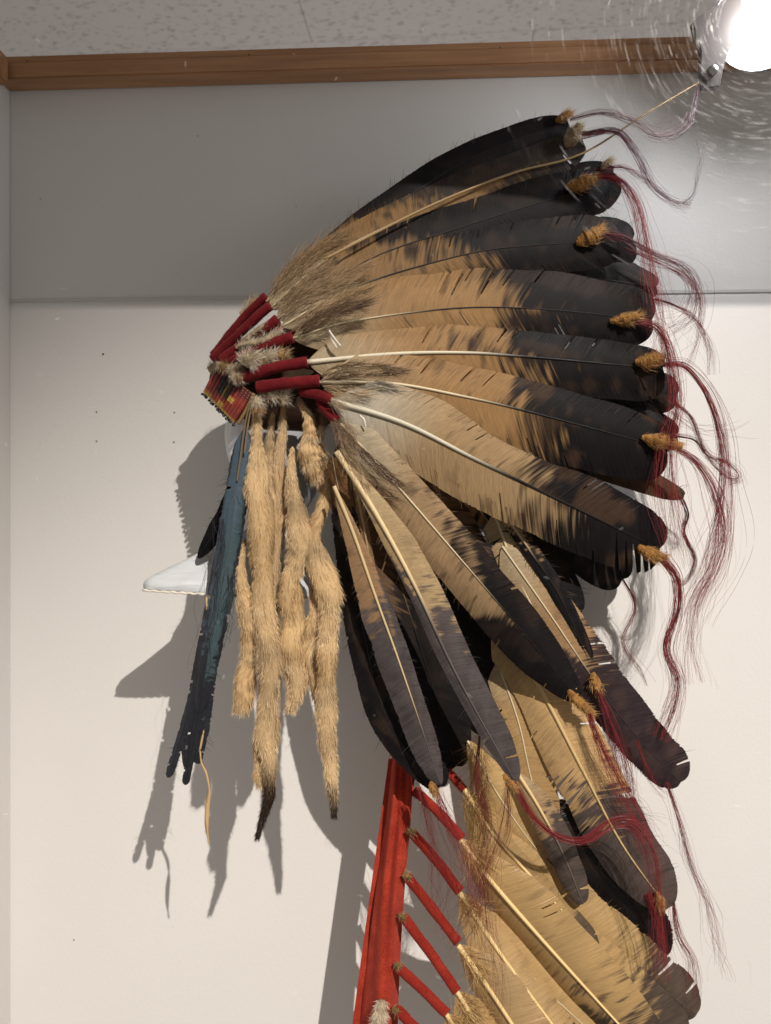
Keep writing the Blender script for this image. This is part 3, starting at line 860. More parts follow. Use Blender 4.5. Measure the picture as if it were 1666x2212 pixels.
# --- central plume: a long stripped quill standing out at the back
rod_pts = [(700, 560, .805), (933, 443, .835), (1109, 374, .855), (1255, 333, .865), (1400, 243, .865), (1520, 172, .862)]
S = pts3(rod_pts, 80)
uR = np.linspace(0, 1, 80)
rc = np.where((uR < 0.7)[:, None], np.array([.36, .24, .11]), np.array([.22, .15, .08]))
tube('plume_quill', S, lerp(2.9, 1.9, uR) * .86 / FPX, M_SHAFT, bonnet, 10, rc)['label'] = 'long bare quill standing out from the back of the crown'
hair([(1508, 180, .862), (1502, 230, .862), (1485, 275, .862), (1440, 298, .864), (1400, 290, .866)], 16, (1, 6), .6, PURPLE, bonnet, wig=1)

# --- red wrappings on the quills
wrap([(462, 768, .845), (515, 700, .832), (574, 640, .816)], 9.5, CROWN['A'])
wrap([(460, 776, .835), (520, 718, .822), (583, 660, .808)], 10.5, CROWN['B'])
wrap([(478, 778, .825), (535, 737, .814), (600, 690, .803)], 11, CROWN['C'])
wrap([(490, 785, .815), (525, 766, .806), (575, 742, .808), (612, 704, .806)], 8, CROWN['D'])
wrap([(552, 756, .806), (590, 742, .800), (632, 728, .795)], 12.5, CROWN['E'])
wrap([(526, 816, .80), (590, 795, .792), (664, 782, .788)], 12.5, CROWN['F'])
wrap([(556, 836, .79), (620, 828, .784), (690, 823, .782)], 13, CROWN['G'])
wrap([(652, 846, .792), (685, 852, .784), (716, 864, .776)], 11, CROWN['H'])
wrap([(692, 868, .79), (708, 890, .782), (728, 908, .775)], 10, CROWN['I'])
wrap([(894, 1707, .845), (945, 1752, .835), (998, 1812, .824)], 10.5, TR['1'], M_TWRAP)
wrap([(889, 1798, .843), (940, 1855, .83), (994, 1926, .816)], 10.8, TR['2'], M_TWRAP)
wrap([(880, 1894, .842), (932, 1960, .826), (990, 2036, .808)], 10.8, TR['3'], M_TWRAP)
wrap([(870, 1978, .84), (925, 2052, .822), (988, 2142, .802)], 10.8, TR['4'], M_TWRAP)
wrap([(860, 2088, .838), (910, 2135, .82), (966, 2190, .797)], 10.8, TR['5'], M_TWRAP)
TR['7'] = feather([(945, 2262, .80), (980, 2320), (1020, 2380, .79)], 30, 30, 0.95, 0.95, tanc=GOLD, rootc=GOLD, N=60, sweep=24)[0]
wrap([(858, 2180, .838), (900, 2222, .82), (945, 2262, .802)], 10.8, TR['7'], M_TWRAP)
wrap([(955, 1655, .852), (980, 1680, .848), (1003, 1706, .84)], 9, TR['0'], M_TWRAP)

# --- down at the feather roots
down([(585, 628, .806), (640, 572, .812), (700, 528, .818), (745, 505, .822)], [8, 15, 12, 3], 520, CROWN['A'], (0.24, .155, .08), (.40, .28, .155), ln=50)
down([(592, 655, .800), (650, 615, .803), (705, 580, .806)], [9, 17, 9], 380, CROWN['B'], (.28, .19, .10), (.46, .34, .21), ln=55)
down([(602, 690, .797), (650, 645, .797), (720, 605, .800), (790, 575, .803)], [8, 14, 11, 3], 420, CROWN['C'], (.26, .17, .09), (.44, .31, .18), ln=55)
down([(618, 715, .795), (680, 680, .793), (750, 640, .794), (790, 630, .795)], [8, 13, 9, 3], 380, CROWN['D'], (.20, .125, .065), (.36, .24, .13), ln=55)
down([(640, 724, .788), (690, 690, .785), (740, 668, .785), (795, 652, .787)], [7, 14, 14, 4], 620, CROWN['E'], (.11, .065, .035), (.21, .135, .08), lean=.95, rough=.14)
down([(692, 818, .778), (745, 802, .775), (810, 800, .775), (870, 802, .777)], [9, 16, 13, 4], 700, CROWN['G'], (.11, .065, .032), (.20, .12, .065), lean=.95, rough=.12)
down([(700, 838, .779), (740, 850, .777), (790, 850, .778)], [5, 12, 6], 200, CROWN['G'], (.34, .24, .13), (.48, .36, .22), lean=.95, rough=.16)
down([(712, 862, .770), (735, 878, .769)], [9, 7], 160, CROWN['H'], (.30, .22, .13), (.52, .43, .30), ln=26)
down([(722, 905, .766), (742, 935, .764), (760, 970, .764)], [12, 20, 12], 500, CROWN['I'], (.15, .09, .05), (.32, .22, .13), ln=32, rough=.3)
down([(770, 960, .764), (815, 1010, .766), (865, 1048, .770)], [6, 12, 5], 420, CROWN['I'], (.08, .045, .025), (.18, .11, .06), lean=.95, rough=.12)
down([(733, 965, .760), (765, 1010, .762), (790, 1050, .764)], [10, 14, 8], 240, CROWN['J'], (.30, .2, .1), (.5, .36, .2), ln=36, rough=.35)
for kx, (x, y, d) in {'1': (1003, 1815, .817), '2': (1000, 1935, .809), '3': (998, 2048, .801), '4': (995, 2150, .796), '5': (972, 2195, .79), '0': (1010, 1712, .832)}.items():
    down([(x, y, d), (x + 22, y + 32, d), (x + 40, y + 64, d)], [9, 17, 12], 330, TR[kx], (.34, .20, .07), (.62, .42, .18), ln=46, rough=.55, lean=.7, width=.9)
down([(1030, 1600, .84), (1035, 1660, .838), (1030, 1720, .836)], [14, 22, 18], 420, TR['up'], (.30, .18, .07), (.55, .38, .17), ln=44, rough=.55, lean=.7)

# --- fur tips and dyed horsehair at the feather ends
tuft(1200, 262, 1238, 243, .868, 9, CROWN['A'], 320)
hair([(1232, 258, .868), (1300, 243, .866), (1365, 262, .864), (1415, 290, .862), (1465, 275, .862), (1490, 235, .862)], 34, (2, 10), .55, DKRED, CROWN['A'], col2=PURPLE)
tuft(1222, 318, 1258, 272, .862, 17, CROWN['B'], 520, True)
hair([(1256, 292, .862), (1330, 284, .858), (1372, 330, .855), (1410, 400, .853), (1455, 438, .852), (1492, 446, .852)], 70, (3, 4.5), .7, PURPLE, CROWN['B'], col2=DKRED, strays=.2)
hair([(1475, 440, .852), (1498, 420, .852), (1510, 370, .852), (1520, 310, .852)], 12, (4, 5), .5, PURPLE, CROWN['B'], name='horsehair_wisp')
tuft(1298, 366, 1320, 348, .886, 9, CROWN['C'], 160, True)
hair([(1300, 362, .886), (1350, 362, .884), (1390, 385, .882), (1430, 412, .88)], 36, (2.5, 5), .6, DKRED, CROWN['C'])
tuft(1222, 404, 1290, 384, .858, 16, CROWN['C'])
hair([(1280, 380, .858), (1335, 388, .85), (1372, 440, .846), (1390, 530, .842), (1412, 620, .84), (1430, 700, .84), (1436, 790, .84)], 80, (4, 15), .7, RED, CROWN['C'], strays=.15)
tuft(1244, 524, 1308, 497, .855, 15, CROWN['D'])
hair([(1300, 508, .855), (1350, 516, .85), (1400, 545, .846), (1470, 578, .844), (1508, 625, .842), (1498, 685, .842), (1440, 712, .842)], 70, (4, 13), .65, DKRED, CROWN['D'], col2=PURPLE)
hair([(1345, 535, .87), (1430, 570, .865), (1480, 600, .862), (1515, 650, .86), (1505, 740, .86), (1478, 810, .86)], 30, (2, 6), .6, DKRED, CROWN['D'])
tuft(1318, 694, 1392, 682, .852, 16, CROWN['E'])
hair([(1378, 692, .852), (1425, 712, .846), (1450, 780, .842), (1458, 870, .84), (1440, 960, .84), (1438, 1060, .84), (1452, 1150, .84), (1472, 1230, .84)], 80, (4, 17), .7, RED, CROWN['E'])
hair([(1395, 645, .88), (1450, 658, .876), (1500, 690, .872), (1530, 750, .87), (1535, 810, .87)], 40, (3, 5), .6, DKRED, CROWN['E'], strays=.25)
tuft(1372, 784, 1440, 775, .850, 16, CROWN['F'])
hair([(1432, 788, .85), (1480, 790, .846), (1530, 850, .842), (1560, 940, .84), (1568, 1040, .84), (1558, 1140, .84), (1530, 1250, .84), (1490, 1330, .84)], 78, (3, 16), .7, RED, CROWN['F'], strays=.18)
hair([(1440, 860, .885), (1490, 900, .88), (1520, 970, .876), (1560, 1020, .874), (1598, 1040, .872), (1575, 1048, .872)], 40, (2, 4), .6, DKRED, CROWN['F'])
hair([(1450, 890, .85), (1500, 925, .846), (1560, 932, .845), (1620, 905, .845)], 12, (4, 12), .45, (0.1, .03, .03), CROWN['F'], name='horsehair_wisp')
tuft(1386, 945, 1474, 965, .847, 18, CROWN['G'], 560)
hair([(1462, 968, .847), (1505, 1000, .843), (1540, 1060, .84), (1562, 1150, .84), (1545, 1230, .84), (1505, 1300, .84), (1490, 1400, .84), (1498, 1480, .84)], 70, (3, 15), .65, RED, CROWN['G'], strays=.2)
hair([(1440, 940, .88), (1500, 950, .875), (1530, 985, .872), (1570, 1000, .87), (1595, 1030, .87), (1560, 1032, .87)], 36, (2, 3), .6, DKRED, CROWN['G'])
hair([(1470, 1068, .885), (1485, 1110, .882), (1478, 1150, .88), (1500, 1210, .88), (1478, 1258, .878), (1450, 1250, .876)], 50, (2.5, 3.5), .65, DKRED, CROWN['G'], strays=.1)
tuft(1378, 1180, 1436, 1208, .868, 17, CROWN['H'], 520)
hair([(1430, 1206, .868), (1462, 1250, .864), (1462, 1320, .86), (1440, 1400, .858), (1458, 1470, .856), (1448, 1530, .856), (1420, 1595, .856)], 90, (5, 9), .75, RED, CROWN['H'], strays=.15, shrink=.2)
hair([(1345, 1252, .90), (1372, 1310, .902), (1345, 1385, .904), (1385, 1450, .906), (1400, 1480, .906)], 30, (2, 4), .6, DKRED, CROWN['H'])
tuft(1228, 1490, 1280, 1545, .828, 12, CROWN['I'], 360)
hair([(1272, 1540, .826), (1300, 1620, .822), (1335, 1700, .82), (1370, 1760, .82), (1400, 1840, .82)], 70, (4, 18), .65, RED, CROWN['I'])
tuft(1282, 1452, 1294, 1500, .858, 10, FP, 260)
hair([(1294, 1490, .856), (1325, 1580, .85), (1352, 1680, .848), (1360, 1740, .848), (1400, 1800, .848)], 80, (5, 16), .65, (0.16, .015, .024), FP)
hair([(1440, 1690, .856), (1462, 1760, .85), (1490, 1860, .846), (1530, 1970, .845), (1560, 2110, .845)], 40, (3, 15), .6, DKRED, FO, strays=.15, wig=3)
hair([(1375, 1600, .85), (1410, 1690, .848), (1440, 1720, .848)], 20, (2, 6), .6, RED, FO)
tuft(1088, 1672, 1118, 1704, .778, 8, CROWN['J'], 200)
hair([(1112, 1690, .778), (1150, 1762, .776), (1205, 1806, .776), (1262, 1816, .776), (1315, 1782, .778), (1370, 1780, .78), (1412, 1850, .785), (1425, 1960, .79), (1430, 2080, .79)], 70, (4, 12), .7, RED, CROWN['J'], strays=.12)
tuft(930, 1688, 942, 1716, .783, 8, CROWN['K'], 160)
hair([(938, 1700, .782), (965, 1770, .785), (1000, 1840, .788), (1030, 1920, .79), (1058, 1960, .79)], 60, (4, 22), .6, RED, CROWN['K'])
hair([(905, 1700, .80), (925, 1760, .80), (945, 1850, .80), (975, 1980, .80)], 40, (4, 22), .5, DKRED, CROWN['L'], strays=.3)
hair([(1035, 1590, .80), (1030, 1680, .80), (1045, 1760, .80), (1040, 1880, .80), (1000, 2010, .80)], 46, (4, 20), .55, DKRED, CROWN['L'], strays=.25)
hair([(1100, 1690, .785), (1090, 1790, .785), (1060, 1880, .785), (1020, 2000, .785), (970, 2060, .785)], 36, (4, 16), .55, DKRED, CROWN['J'], strays=.25)
hair([(1050, 1900, .79), (1060, 2000, .79), (1075, 2100, .79), (1072, 2230, .79)], 20, (6, 14), .5, DKRED, CROWN['K'], name='horsehair_wisp')
hair([(1400, 1930, .83), (1425, 2010, .825), (1430, 2080, .82), (1440, 2120, .82)], 60, (4, 9), .65, RED, FN)
hair([(1455, 1950, .845), (1465, 2020, .842), (1495, 2080, .84), (1495, 2150, .84), (1480, 2175, .84)], 50, (3, 10), .6, RED, TR['far'])
tuft(1418, 1925, 1430, 1962, .826, 9, FN, 200)

# --- fur drops
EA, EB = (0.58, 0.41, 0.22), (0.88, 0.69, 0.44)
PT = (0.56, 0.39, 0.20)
def wavy(pts):
    r = random.Random(int(pts[0][0] * 7 + pts[-1][1]))
    return [(x + (r.uniform(-5, 5) if 0 < i < len(pts) - 1 else 0), y, d + r.uniform(-.004, .004)) for i, (x, y, d) in enumerate(pts)]
def drop(pts, radii, n, dark=None, tip=EB, root=EA, ln=12, patch=PT):
    radii = [2.0] + [q * 1.2 for q in radii]; n = int(n * 1.45)
    return fur('fur_drop', wavy(pts), radii, n, ln, root, tip, bonnet, dark_from=dark, lean=.74, width=.72, rough=.15, patch=patch, lump=.36)
def dd(pts, d): return [(x, y, d) for x, y in pts]
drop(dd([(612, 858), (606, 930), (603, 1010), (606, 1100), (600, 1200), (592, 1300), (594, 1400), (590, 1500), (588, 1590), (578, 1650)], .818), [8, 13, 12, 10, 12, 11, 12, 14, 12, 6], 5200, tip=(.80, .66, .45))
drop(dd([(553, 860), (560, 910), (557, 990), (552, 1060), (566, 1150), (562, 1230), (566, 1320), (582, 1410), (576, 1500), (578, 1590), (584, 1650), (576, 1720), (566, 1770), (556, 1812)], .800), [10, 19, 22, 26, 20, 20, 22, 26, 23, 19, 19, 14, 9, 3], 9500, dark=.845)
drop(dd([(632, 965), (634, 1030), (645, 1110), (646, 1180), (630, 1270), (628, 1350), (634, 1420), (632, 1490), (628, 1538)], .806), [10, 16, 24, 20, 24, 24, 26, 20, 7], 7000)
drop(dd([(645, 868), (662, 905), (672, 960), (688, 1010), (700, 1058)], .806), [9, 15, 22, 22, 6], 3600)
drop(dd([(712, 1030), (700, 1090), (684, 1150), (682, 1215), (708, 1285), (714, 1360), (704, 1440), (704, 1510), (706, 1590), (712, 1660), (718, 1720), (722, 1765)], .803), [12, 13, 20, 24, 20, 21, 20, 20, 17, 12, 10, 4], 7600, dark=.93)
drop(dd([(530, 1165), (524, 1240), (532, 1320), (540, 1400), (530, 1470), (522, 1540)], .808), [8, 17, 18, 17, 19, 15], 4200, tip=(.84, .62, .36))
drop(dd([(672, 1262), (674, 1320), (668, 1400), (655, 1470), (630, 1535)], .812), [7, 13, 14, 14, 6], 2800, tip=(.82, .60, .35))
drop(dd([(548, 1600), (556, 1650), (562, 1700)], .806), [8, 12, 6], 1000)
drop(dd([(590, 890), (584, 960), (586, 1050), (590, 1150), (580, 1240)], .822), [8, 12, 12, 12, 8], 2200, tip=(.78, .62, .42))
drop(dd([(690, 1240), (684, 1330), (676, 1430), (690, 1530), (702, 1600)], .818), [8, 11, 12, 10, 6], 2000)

# pale fur scraps between the wrapped quills and over the brow
WF0, WF1 = (0.50, 0.40, 0.27), (0.85, 0.78, 0.65)
def scrap(pts, radii, n, ln=16, patch=PT, **kw):
    return fur('fur_scrap', pts, radii, n, ln, WF0, WF1, bonnet, lean=.45, width=.8, rough=.35, patch=patch, **kw)
scrap([(520, 680, .834), (535, 668, .832), (560, 645, .826)], [6, 7, 5], 260)
scrap([(510, 752, .812), (545, 722, .806), (575, 700, .804)], [4, 5, 4], 300, 11, None)
scrap([(520, 745, .804), (570, 735, .80), (612, 715, .80)], [5, 8, 7], 500, 12, None)
scrap([(530, 790, .792), (540, 775, .790), (556, 782, .790)], [12, 15, 10], 900, 20, None)
scrap([(560, 785, .795), (590, 770, .795), (625, 768, .797)], [9, 12, 10], 800, patch=(.40, .26, .12))
scrap([(474, 786, .824), (492, 794, .812), (516, 800, .804)], [7, 11, 10], 700, 14, (.34, .22, .11))
scrap([(500, 808, .802), (512, 816, .798), (526, 818, .796)], [6, 9, 7], 420, 13, (.32, .20, .10))
scrap([(455, 800, .85), (470, 790, .845), (490, 788, .84)], [10, 10, 8], 360, 16, None)
scrap([(562, 850, .796), (590, 852, .795), (625, 858, .796)], [8, 13, 11], 900, 15, (.30, .18, .08))
scrap([(690, 880, .80), (700, 900, .80), (690, 960, .805)], [8, 10, 6], 260, 14, (.12, .07, .04))
scrap([(548, 858, .788), (556, 872, .788), (558, 892, .79)], [7, 11, 9], 520, 12, (.38, .22, .09))

# --- quilled brow band
band = empty('brow_band')
band.parent = bonnet
band['label'] = 'brow band of red and yellow quilled ridges with a dark beaded edge'
BL, BR = (441, 846, .862), (507, 913, .800)      # lower edge, far left end to near end
UL, UR = (470, 790, .850), (545, 850, .788)      # upper edge
NC = 12
def bl(a, b, t): return tuple(a[k] + (b[k] - a[k]) * t for k in range(3))
for i in range(NC):
    t = (i + 0.5) / NC
    lo, hi = bl(BL, BR, t), bl(UL, UR, t)
    mid = bl(lo, hi, .5)
    n = 64
    S = pts3([lo, (mid[0], mid[1], mid[2] - .004), hi], n)
    u = np.linspace(0, 1, n)
    pxs = .82 / FPX
    R = 5.6 * pxs * (0.80 + 0.20 * np.abs(np.sin(u * np.pi * 13)))
    c = np.tile(np.array([.30, .045, .03]), (n, 1)) * (0.8 + 0.4 * rng.random((n, 1)))
    yel = np.array([.50, .30, .06]); blk = np.array([.035, .022, .018])
    if 3 <= i <= 6:
        k = sstep(.28, .45, u + .03 * math.sin(i * 2.1))[:, None]
        c = c * (1 - k) + (blk if i != 5 else np.array([.14, .09, .025])) * k
    else:
        k = sstep(.62, .8, u + .04 * math.sin(i * 3.7))[:, None]
        c = c * (1 - k) + np.array([.12, .025, .02]) * k
    c[u < 0.09] = yel * .8
    if i in (5, 6): c[(u > .08) & (u < .25)] = yel
    if i in (7, 8): c[(u > .42) & (u < .58)] = yel * 1.15
    if i < 3: c[u < .2] = c[u < .2] * .5 + yel * .5
    tube('quill_row', S, R, M_QUILL, band, 8, c)
bk_ = []  # backing sheet added behind the rows to close gaps in their shadow
for t in np.linspace(-.02, 1.02, 9):
    lo, hi = bl(BL, BR, t), bl(UL, UR, t)
    for q in np.linspace(-.02, 1.02, 6):
        p_ = bl(lo, hi, q)
        bk_.append(P(p_[0], p_[1], p_[2] + .0035 - .004 * math.sin(math.pi * min(max(q, 0), 1)) * .8))
bk_ = np.array(bk_)
np_mesh('row_shadow_backing', np.vstack([bk_, bk_ + np.array([0, .0015, 0])]), [grid_faces(9, 6), grid_faces(9, 6)[:, ::-1] + 54], M_HIDE, band, col=np.tile(np.array([.16, .09, .045]), (108, 1)))
M_BEAD = mat_plain('dark_bead', (0.008, 0.009, 0.012), 0.2, 0, 0.7)
bead_me = None
for i in range(15):
    t = i / 14
    q = bl(BL, BR, t)
    c = P(q[0] - 3.5 + 1.3 * math.sin(i * 2.3), q[1] + 4.0 + 1.4 * math.cos(i * 1.7), q[2])
    if bead_me is None:
        o = ellipsoid('bead', (0, 0, 0), (.0019, .0019, .0015), M_BEAD, band, 10, 7, 0)
        bead_me = o.data
    else:
        o = bpy.data.objects.new('bead', bead_me); COL.objects.link(o); o.parent = band
    o.location = c
    o.rotation_euler = (i, 2 * i, 0)
tube('leather_edge', pts3([(BR[0] + 8, BR[1] + 2, .800), (532, 885, .794), (549, 850, .789)], 30), np.full(30, 4.0 * .8 / FPX), M_HIDE, band, 8, np.array([.30, .19, .09]))
tube('cord', pts3([(546, 850, .784), (538, 880, .786), (528, 925, .79), (520, 985, .792), (512, 1040, .794)], 40), np.full(40, 2.1 * .8 / FPX), M_HIDE, bonnet, 8, np.array([.20, .14, .085]))
tube('cord', pts3([(550, 855, .785), (541, 890, .787), (534, 930, .79), (528, 980, .792)], 40), np.full(40, 1.8 * .8 / FPX), M_HIDE, bonnet, 8, np.array([.24, .17, .10]))

for pp in ([(711, 714, .785), (722, 730, .783), (736, 748, .785)], [(712, 716, .787), (718, 736, .785), (728, 752, .786)], [(778, 898, .772), (786, 906, .770), (790, 922, .772)]):
    tube('thread', pts3(pp, 16), np.full(16, 2.2 * .78 / FPX), mat_plain('cotton_thread', (.72, .68, .58), .8) if 'cotton_thread' not in bpy.data.materials else bpy.data.materials['cotton_thread'], bonnet, 7)

# --- blue-black pendant feather and its thong
BLUE = np.array([0.060, 0.098, 0.135]); TEAL = np.array([0.052, 0.092, 0.104]); INK = np.array([0.012, 0.013, 0.018])
pf = feather([(530, 925, .796), (516, 1010), (496, 1130), (470, 1290), (442, 1430), (420, 1540), (402, 1660, .798)], 30, 24, 0.72, 0.58, tanc=BLUE * .9, rootc=BLUE * 1.1, dark=INK,
             sweep=14, um=.86, fray=.10, N=200, camber=.35, gaps=5, splits=[('a', .55, 7, .3), ('a', .7, 6, .3), ('b', .5, 5, .4), ('a', .9, 8, .1), ('b', .9, 8, .1)], shaft=(4, 2), shaft_col=(.10, .10, .12), mott=.3, edge_dark=.9, loose=14, mat=M_BLUE, brown=0, name='pendant_feather', label='narrow blue and black feather hanging beside the fur drops')[0]
feather([(508, 1070, .795), (492, 1190), (468, 1320), (448, 1430), (428, 1540, .796)], 22, 20, .82, .75, tanc=TEAL, rootc=BLUE, dark=INK, sweep=12, um=.85, fray=.10, N=150, camber=.4, gaps=5, shaft=(3, 1.5), shaft_col=(.07, .09, .10), mott=.2, edge_dark=.88, loose=10, mat=M_BLUE, brown=0, name='pendant_feather')
feather([(460, 1330, .798), (432, 1450), (395, 1580), (362, 1680, .80)], 12, 10, .15, .15, tanc=BLUE, dark=INK * 1.4, sweep=12, N=120, um=.95, fray=.16, gaps=3, shaft=(3, 1), shaft_col=(.06, .06, .07), mat=M_BLUE, name='pendant_feather', brown=0, loose=8)
feather([(455, 1400, .797), (432, 1520), (418, 1600), (400, 1696, .798)], 10, 10, .35, .35, tanc=TEAL, dark=INK, sweep=10, N=120, um=.95, fray=.2, gaps=3, shaft=(3, 1), shaft_col=(.15, .15, .16), mat=M_BLUE, name='pendant_feather', brown=0, loose=8)
feather([(462, 1420, .80), (450, 1500), (440, 1570), (424, 1650, .80)], 13, 10, .1, .1, tanc=INK, dark=INK * 1.2, sweep=12, N=100, um=.95, fray=.2, gaps=3, shaft=(2, 1), shaft_col=(.05, .05, .06), mat=M_BLUE, name='pendant_feather', brown=0, loose=8)
feather([(530, 980, .82), (495, 1090, .822), (460, 1155, .824), (428, 1206, .826)], 20, 18, .05, .05, dark=np.array([.006, .005, .006]), N=120, sweep=18, um=.6, shaft=(2, 1), name='pendant_feather', brown=0)
hair([(478, 1120, .794), (470, 1250, .794), (455, 1350, .794), (440, 1450, .795)], 26, (9, 12), .9, (.03, .03, .04), pf, name='loose_barbs', wig=3)
hair([(500, 1240, .794), (495, 1330, .794), (482, 1400, .794)], 16, (7, 12), 1.0, (.035, .03, .04), pf, name='loose_barbs', wig=4)
# thong
n = 50
S = pts3([(432, 1622, .80), (436, 1648, .80), (447, 1672, .799), (452, 1705, .799), (448, 1745, .80), (447, 1785, .80), (451, 1822, .80)], n)
T, B, N_ = frames(S)
u = np.linspace(0, 1, n)
an = 0.9 + np.sin(u * 7) * 0.9
hw = np.interp(u, [0, .2, .5, .8, 1], [2.6, 3.0, 5.2, 4.4, .8]) * .8 / FPX
sd_ = B * np.cos(an)[:, None] + N_ * np.sin(an)[:, None]
ns_ = norm(np.cross(T, sd_)) * 0.0007
V = np.stack([S - sd_ * hw[:, None] - ns_, S + sd_ * hw[:, None] - ns_, S + sd_ * hw[:, None] + ns_, S - sd_ * hw[:, None] + ns_], 1).reshape(-1, 3)
np_mesh('leather_thong', V, grid_faces(n, 4, True), M_THONG, bonnet, col=np.tile(np.array([.56, .38, .19]), (len(V), 1)))
tube('thong_cord', pts3([(446, 1290, .80), (452, 1400, .803), (450, 1520, .803), (436, 1600, .80), (431, 1624, .80)], 30), np.full(30, 2.4 * .8 / FPX), M_THONG, bonnet, 8, np.array([.52, .36, .18]))

# --- red cloth trailer
n, m = 70, 16
lft = spline([(850, 1600), (836, 1750), (815, 1900), (796, 2050), (778, 2200), (762, 2330)], n)
rgt = spline([(892, 1600), (889, 1750), (876, 1900), (866, 2050), (860, 2200), (858, 2330)], n)
V = np.zeros((n, m, 3))
for i in range(n):
    for j in range(m):
        v = j / (m - 1)
        x, y = lft[i] * (1 - v) + rgt[i] * v
        d = .850 - .010 * math.sin(v * 3.0) - .0045 * math.sin(v * 8 + i * .06) - .002 * math.sin(v * 17 - i * .11) + .016 * max(0, .25 - v) / .25 + .002 * math.sin(i * .31 + v * 2)
        V[i, j] = P(x, y, d)
T0 = V.reshape(-1, 3)
T1 = T0 + np.array([0, .0022, 0])
f0 = grid_faces(n, m); f1 = grid_faces(n, m)[:, ::-1] + n * m
e1 = np.arange(n - 1) * m
rim = [np.stack([e1, e1 + m, e1 + m + n * m, e1 + n * m], 1), np.stack([e1 + m - 1, e1 + m - 1 + n * m, e1 + 2 * m - 1 + n * m, e1 + 2 * m - 1], 1)]
cloth = np_mesh('trailer_cloth', np.vstack([T0, T1]), [f0, f1] + rim, M_TRAIL, bonnet)
cloth['label'] = 'long strip of red wool cloth hanging below the crown'
# folded back edge of the cloth, widened unseen behind it to fill its shadow
lf2 = spline([(846, 1640), (824, 1800), (806, 1930), (788, 2060), (772, 2180), (752, 2330)], n)
V = np.zeros((n, 5, 3))
for i in range(n):
    for j in range(5):
        V[i, j] = P(lf2[i][0] - 6 + 62 * j / 4, lf2[i][1], .866 - .004 * j / 4)
T0 = V.reshape(-1, 3); T1 = T0 + np.array([0, .002, 0])
np_mesh('fold_and_shadow_filler', np.vstack([T0, T1]), [grid_faces(n, 5), grid_faces(n, 5)[:, ::-1] + n * 5], M_TRAIL, cloth)
fur('fur_scrap', [(826, 2160, .832), (822, 2190, .830), (818, 2225, .832)], [8, 14, 12], 700, 15, WF0, WF1, bonnet, lean=.5, width=.8, rough=.3)
for x, y in ((888, 1795), (880, 1890), (868, 1978), (860, 2085), (856, 2180)):
    fur('knot', [(x - 8, y - 4, .834), (x, y + 2, .833), (x + 8, y + 6, .834)], [4, 6, 4], 90, 9, (.22, .14, .06), (.5, .36, .17), bonnet, lean=.3, width=.9, rough=.5)

# ------------------------------------------------------------------ padded mount that carries the bonnet
mount = empty('display_mount')
tag(mount, 'white padded display mount with a pointed rim showing beside the blue feather', 'display mount')
nphi, nr = 72, 18
cx, cy_, cz = P(556, 1280, .888)
RX, RY, HH = 0.130, 0.050, 0.072
V = []
prof = [(0.0, .97), (.10, .93), (.25, .80), (.42, .63), (.60, .455), (.76, .30), (.86, .205), (.93, .145), (.97, .11), (.99, .08), (1.0, .035), (.996, -.02), (.98, -.05), (.90, -.060), (.6, -.064), (.3, -.066), (0.0, -.067)]
def foot(a): return 1.0 / (abs(math.cos(a)) ** 1.18 + abs(math.sin(a)) ** 1.18) ** (1 / 1.18)
for k, (r_, h_) in enumerate(prof):
    for j in range(nphi):
        a = 2 * math.pi * j / nphi
        wob = 1 + .012 * math.sin(9 * a + k * .8) * (r_ > .5) + 0.006 * math.sin(23 * a)
        fo = foot(a)
        x, y = RX * r_ * wob * fo * math.cos(a), RY * 1.25 * r_ * wob * fo * math.sin(a)
        yaw = math.radians(34)
        V.append((cx + x * math.cos(yaw) - y * math.sin(yaw), cy_ + x * math.sin(yaw) + y * math.cos(yaw), cz + HH * h_ + .0006 * math.sin(31 * a + k) - .10 * (x * math.cos(yaw)) + .003))
np_mesh('pad', np.array(V), grid_faces(len(prof), nphi, True)[:, ::-1], M_PAD, mount)
ring = []
for j in range(220):
    a = 2 * math.pi * j / 220
    fo = foot(a)
    x, y = RX * 0.99 * fo * math.cos(a), RY * 1.25 * 0.99 * fo * math.sin(a)
    yaw = math.radians(34)
    ring.append((cx + x * math.cos(yaw) - y * math.sin(yaw), cy_ + x * math.sin(yaw) + y * math.cos(yaw), cz - .0040 + .0005 * math.sin(a * 60) - .10 * (x * math.cos(yaw)) + .003))
ring = np.array(ring + ring[:1])
tube('seam_piping', ring, np.full(len(ring), .0012) * (1 + .25 * np.sin(np.arange(len(ring)) * 1.6)), mat_plain('seam_thread', (.75, .70, .60), .8), mount, 7)
# film and head support
fm = spline([P(488, 905, .835), P(486, 950, .837), P(496, 1000, .838), P(520, 1050, .84)], 24)
fr = spline([P(530, 905, .822), P(534, 960, .824), P(536, 1010, .826), P(540, 1050, .83)], 24)
V = np.stack([fm * (1 - t) + fr * t + np.array([0, -.004 * math.sin(t * 7), 0]) for t in np.linspace(0, 1, 9)], 1).reshape(-1, 3)
np_mesh('plastic_film', V, grid_faces(24, 9), M_FILM, mount)
ellipsoid('head_support', P(596, 985, .890), (.055, .040, .076), mat_plain('grey_head_form', (.30, .31, .33), .55), mount, 32, 24, .01)
tube('post', np.array([P(600, 1080, .875), P(600, 1290, .875)]), np.array([.016, .018]), M_PAD, mount, 16)
tube('wall_bracket', np.array([P(600, 1200, .875), P(600, 1200, .875) + np.array([0.01, .125, 0])]), np.array([.008, .008]), M_STEEL, mount, 12)
# grey pad peeping out between the feathers
V = []
pad_o = box('foam_block', P(1052, 1185, .882), (.026, .012, .052), mat_plain('grey_foam', (.16, .145, .14), .6), mount, 0.2, .006, 3)
pad_o.rotation_euler = (0, math.radians(-18), .2)

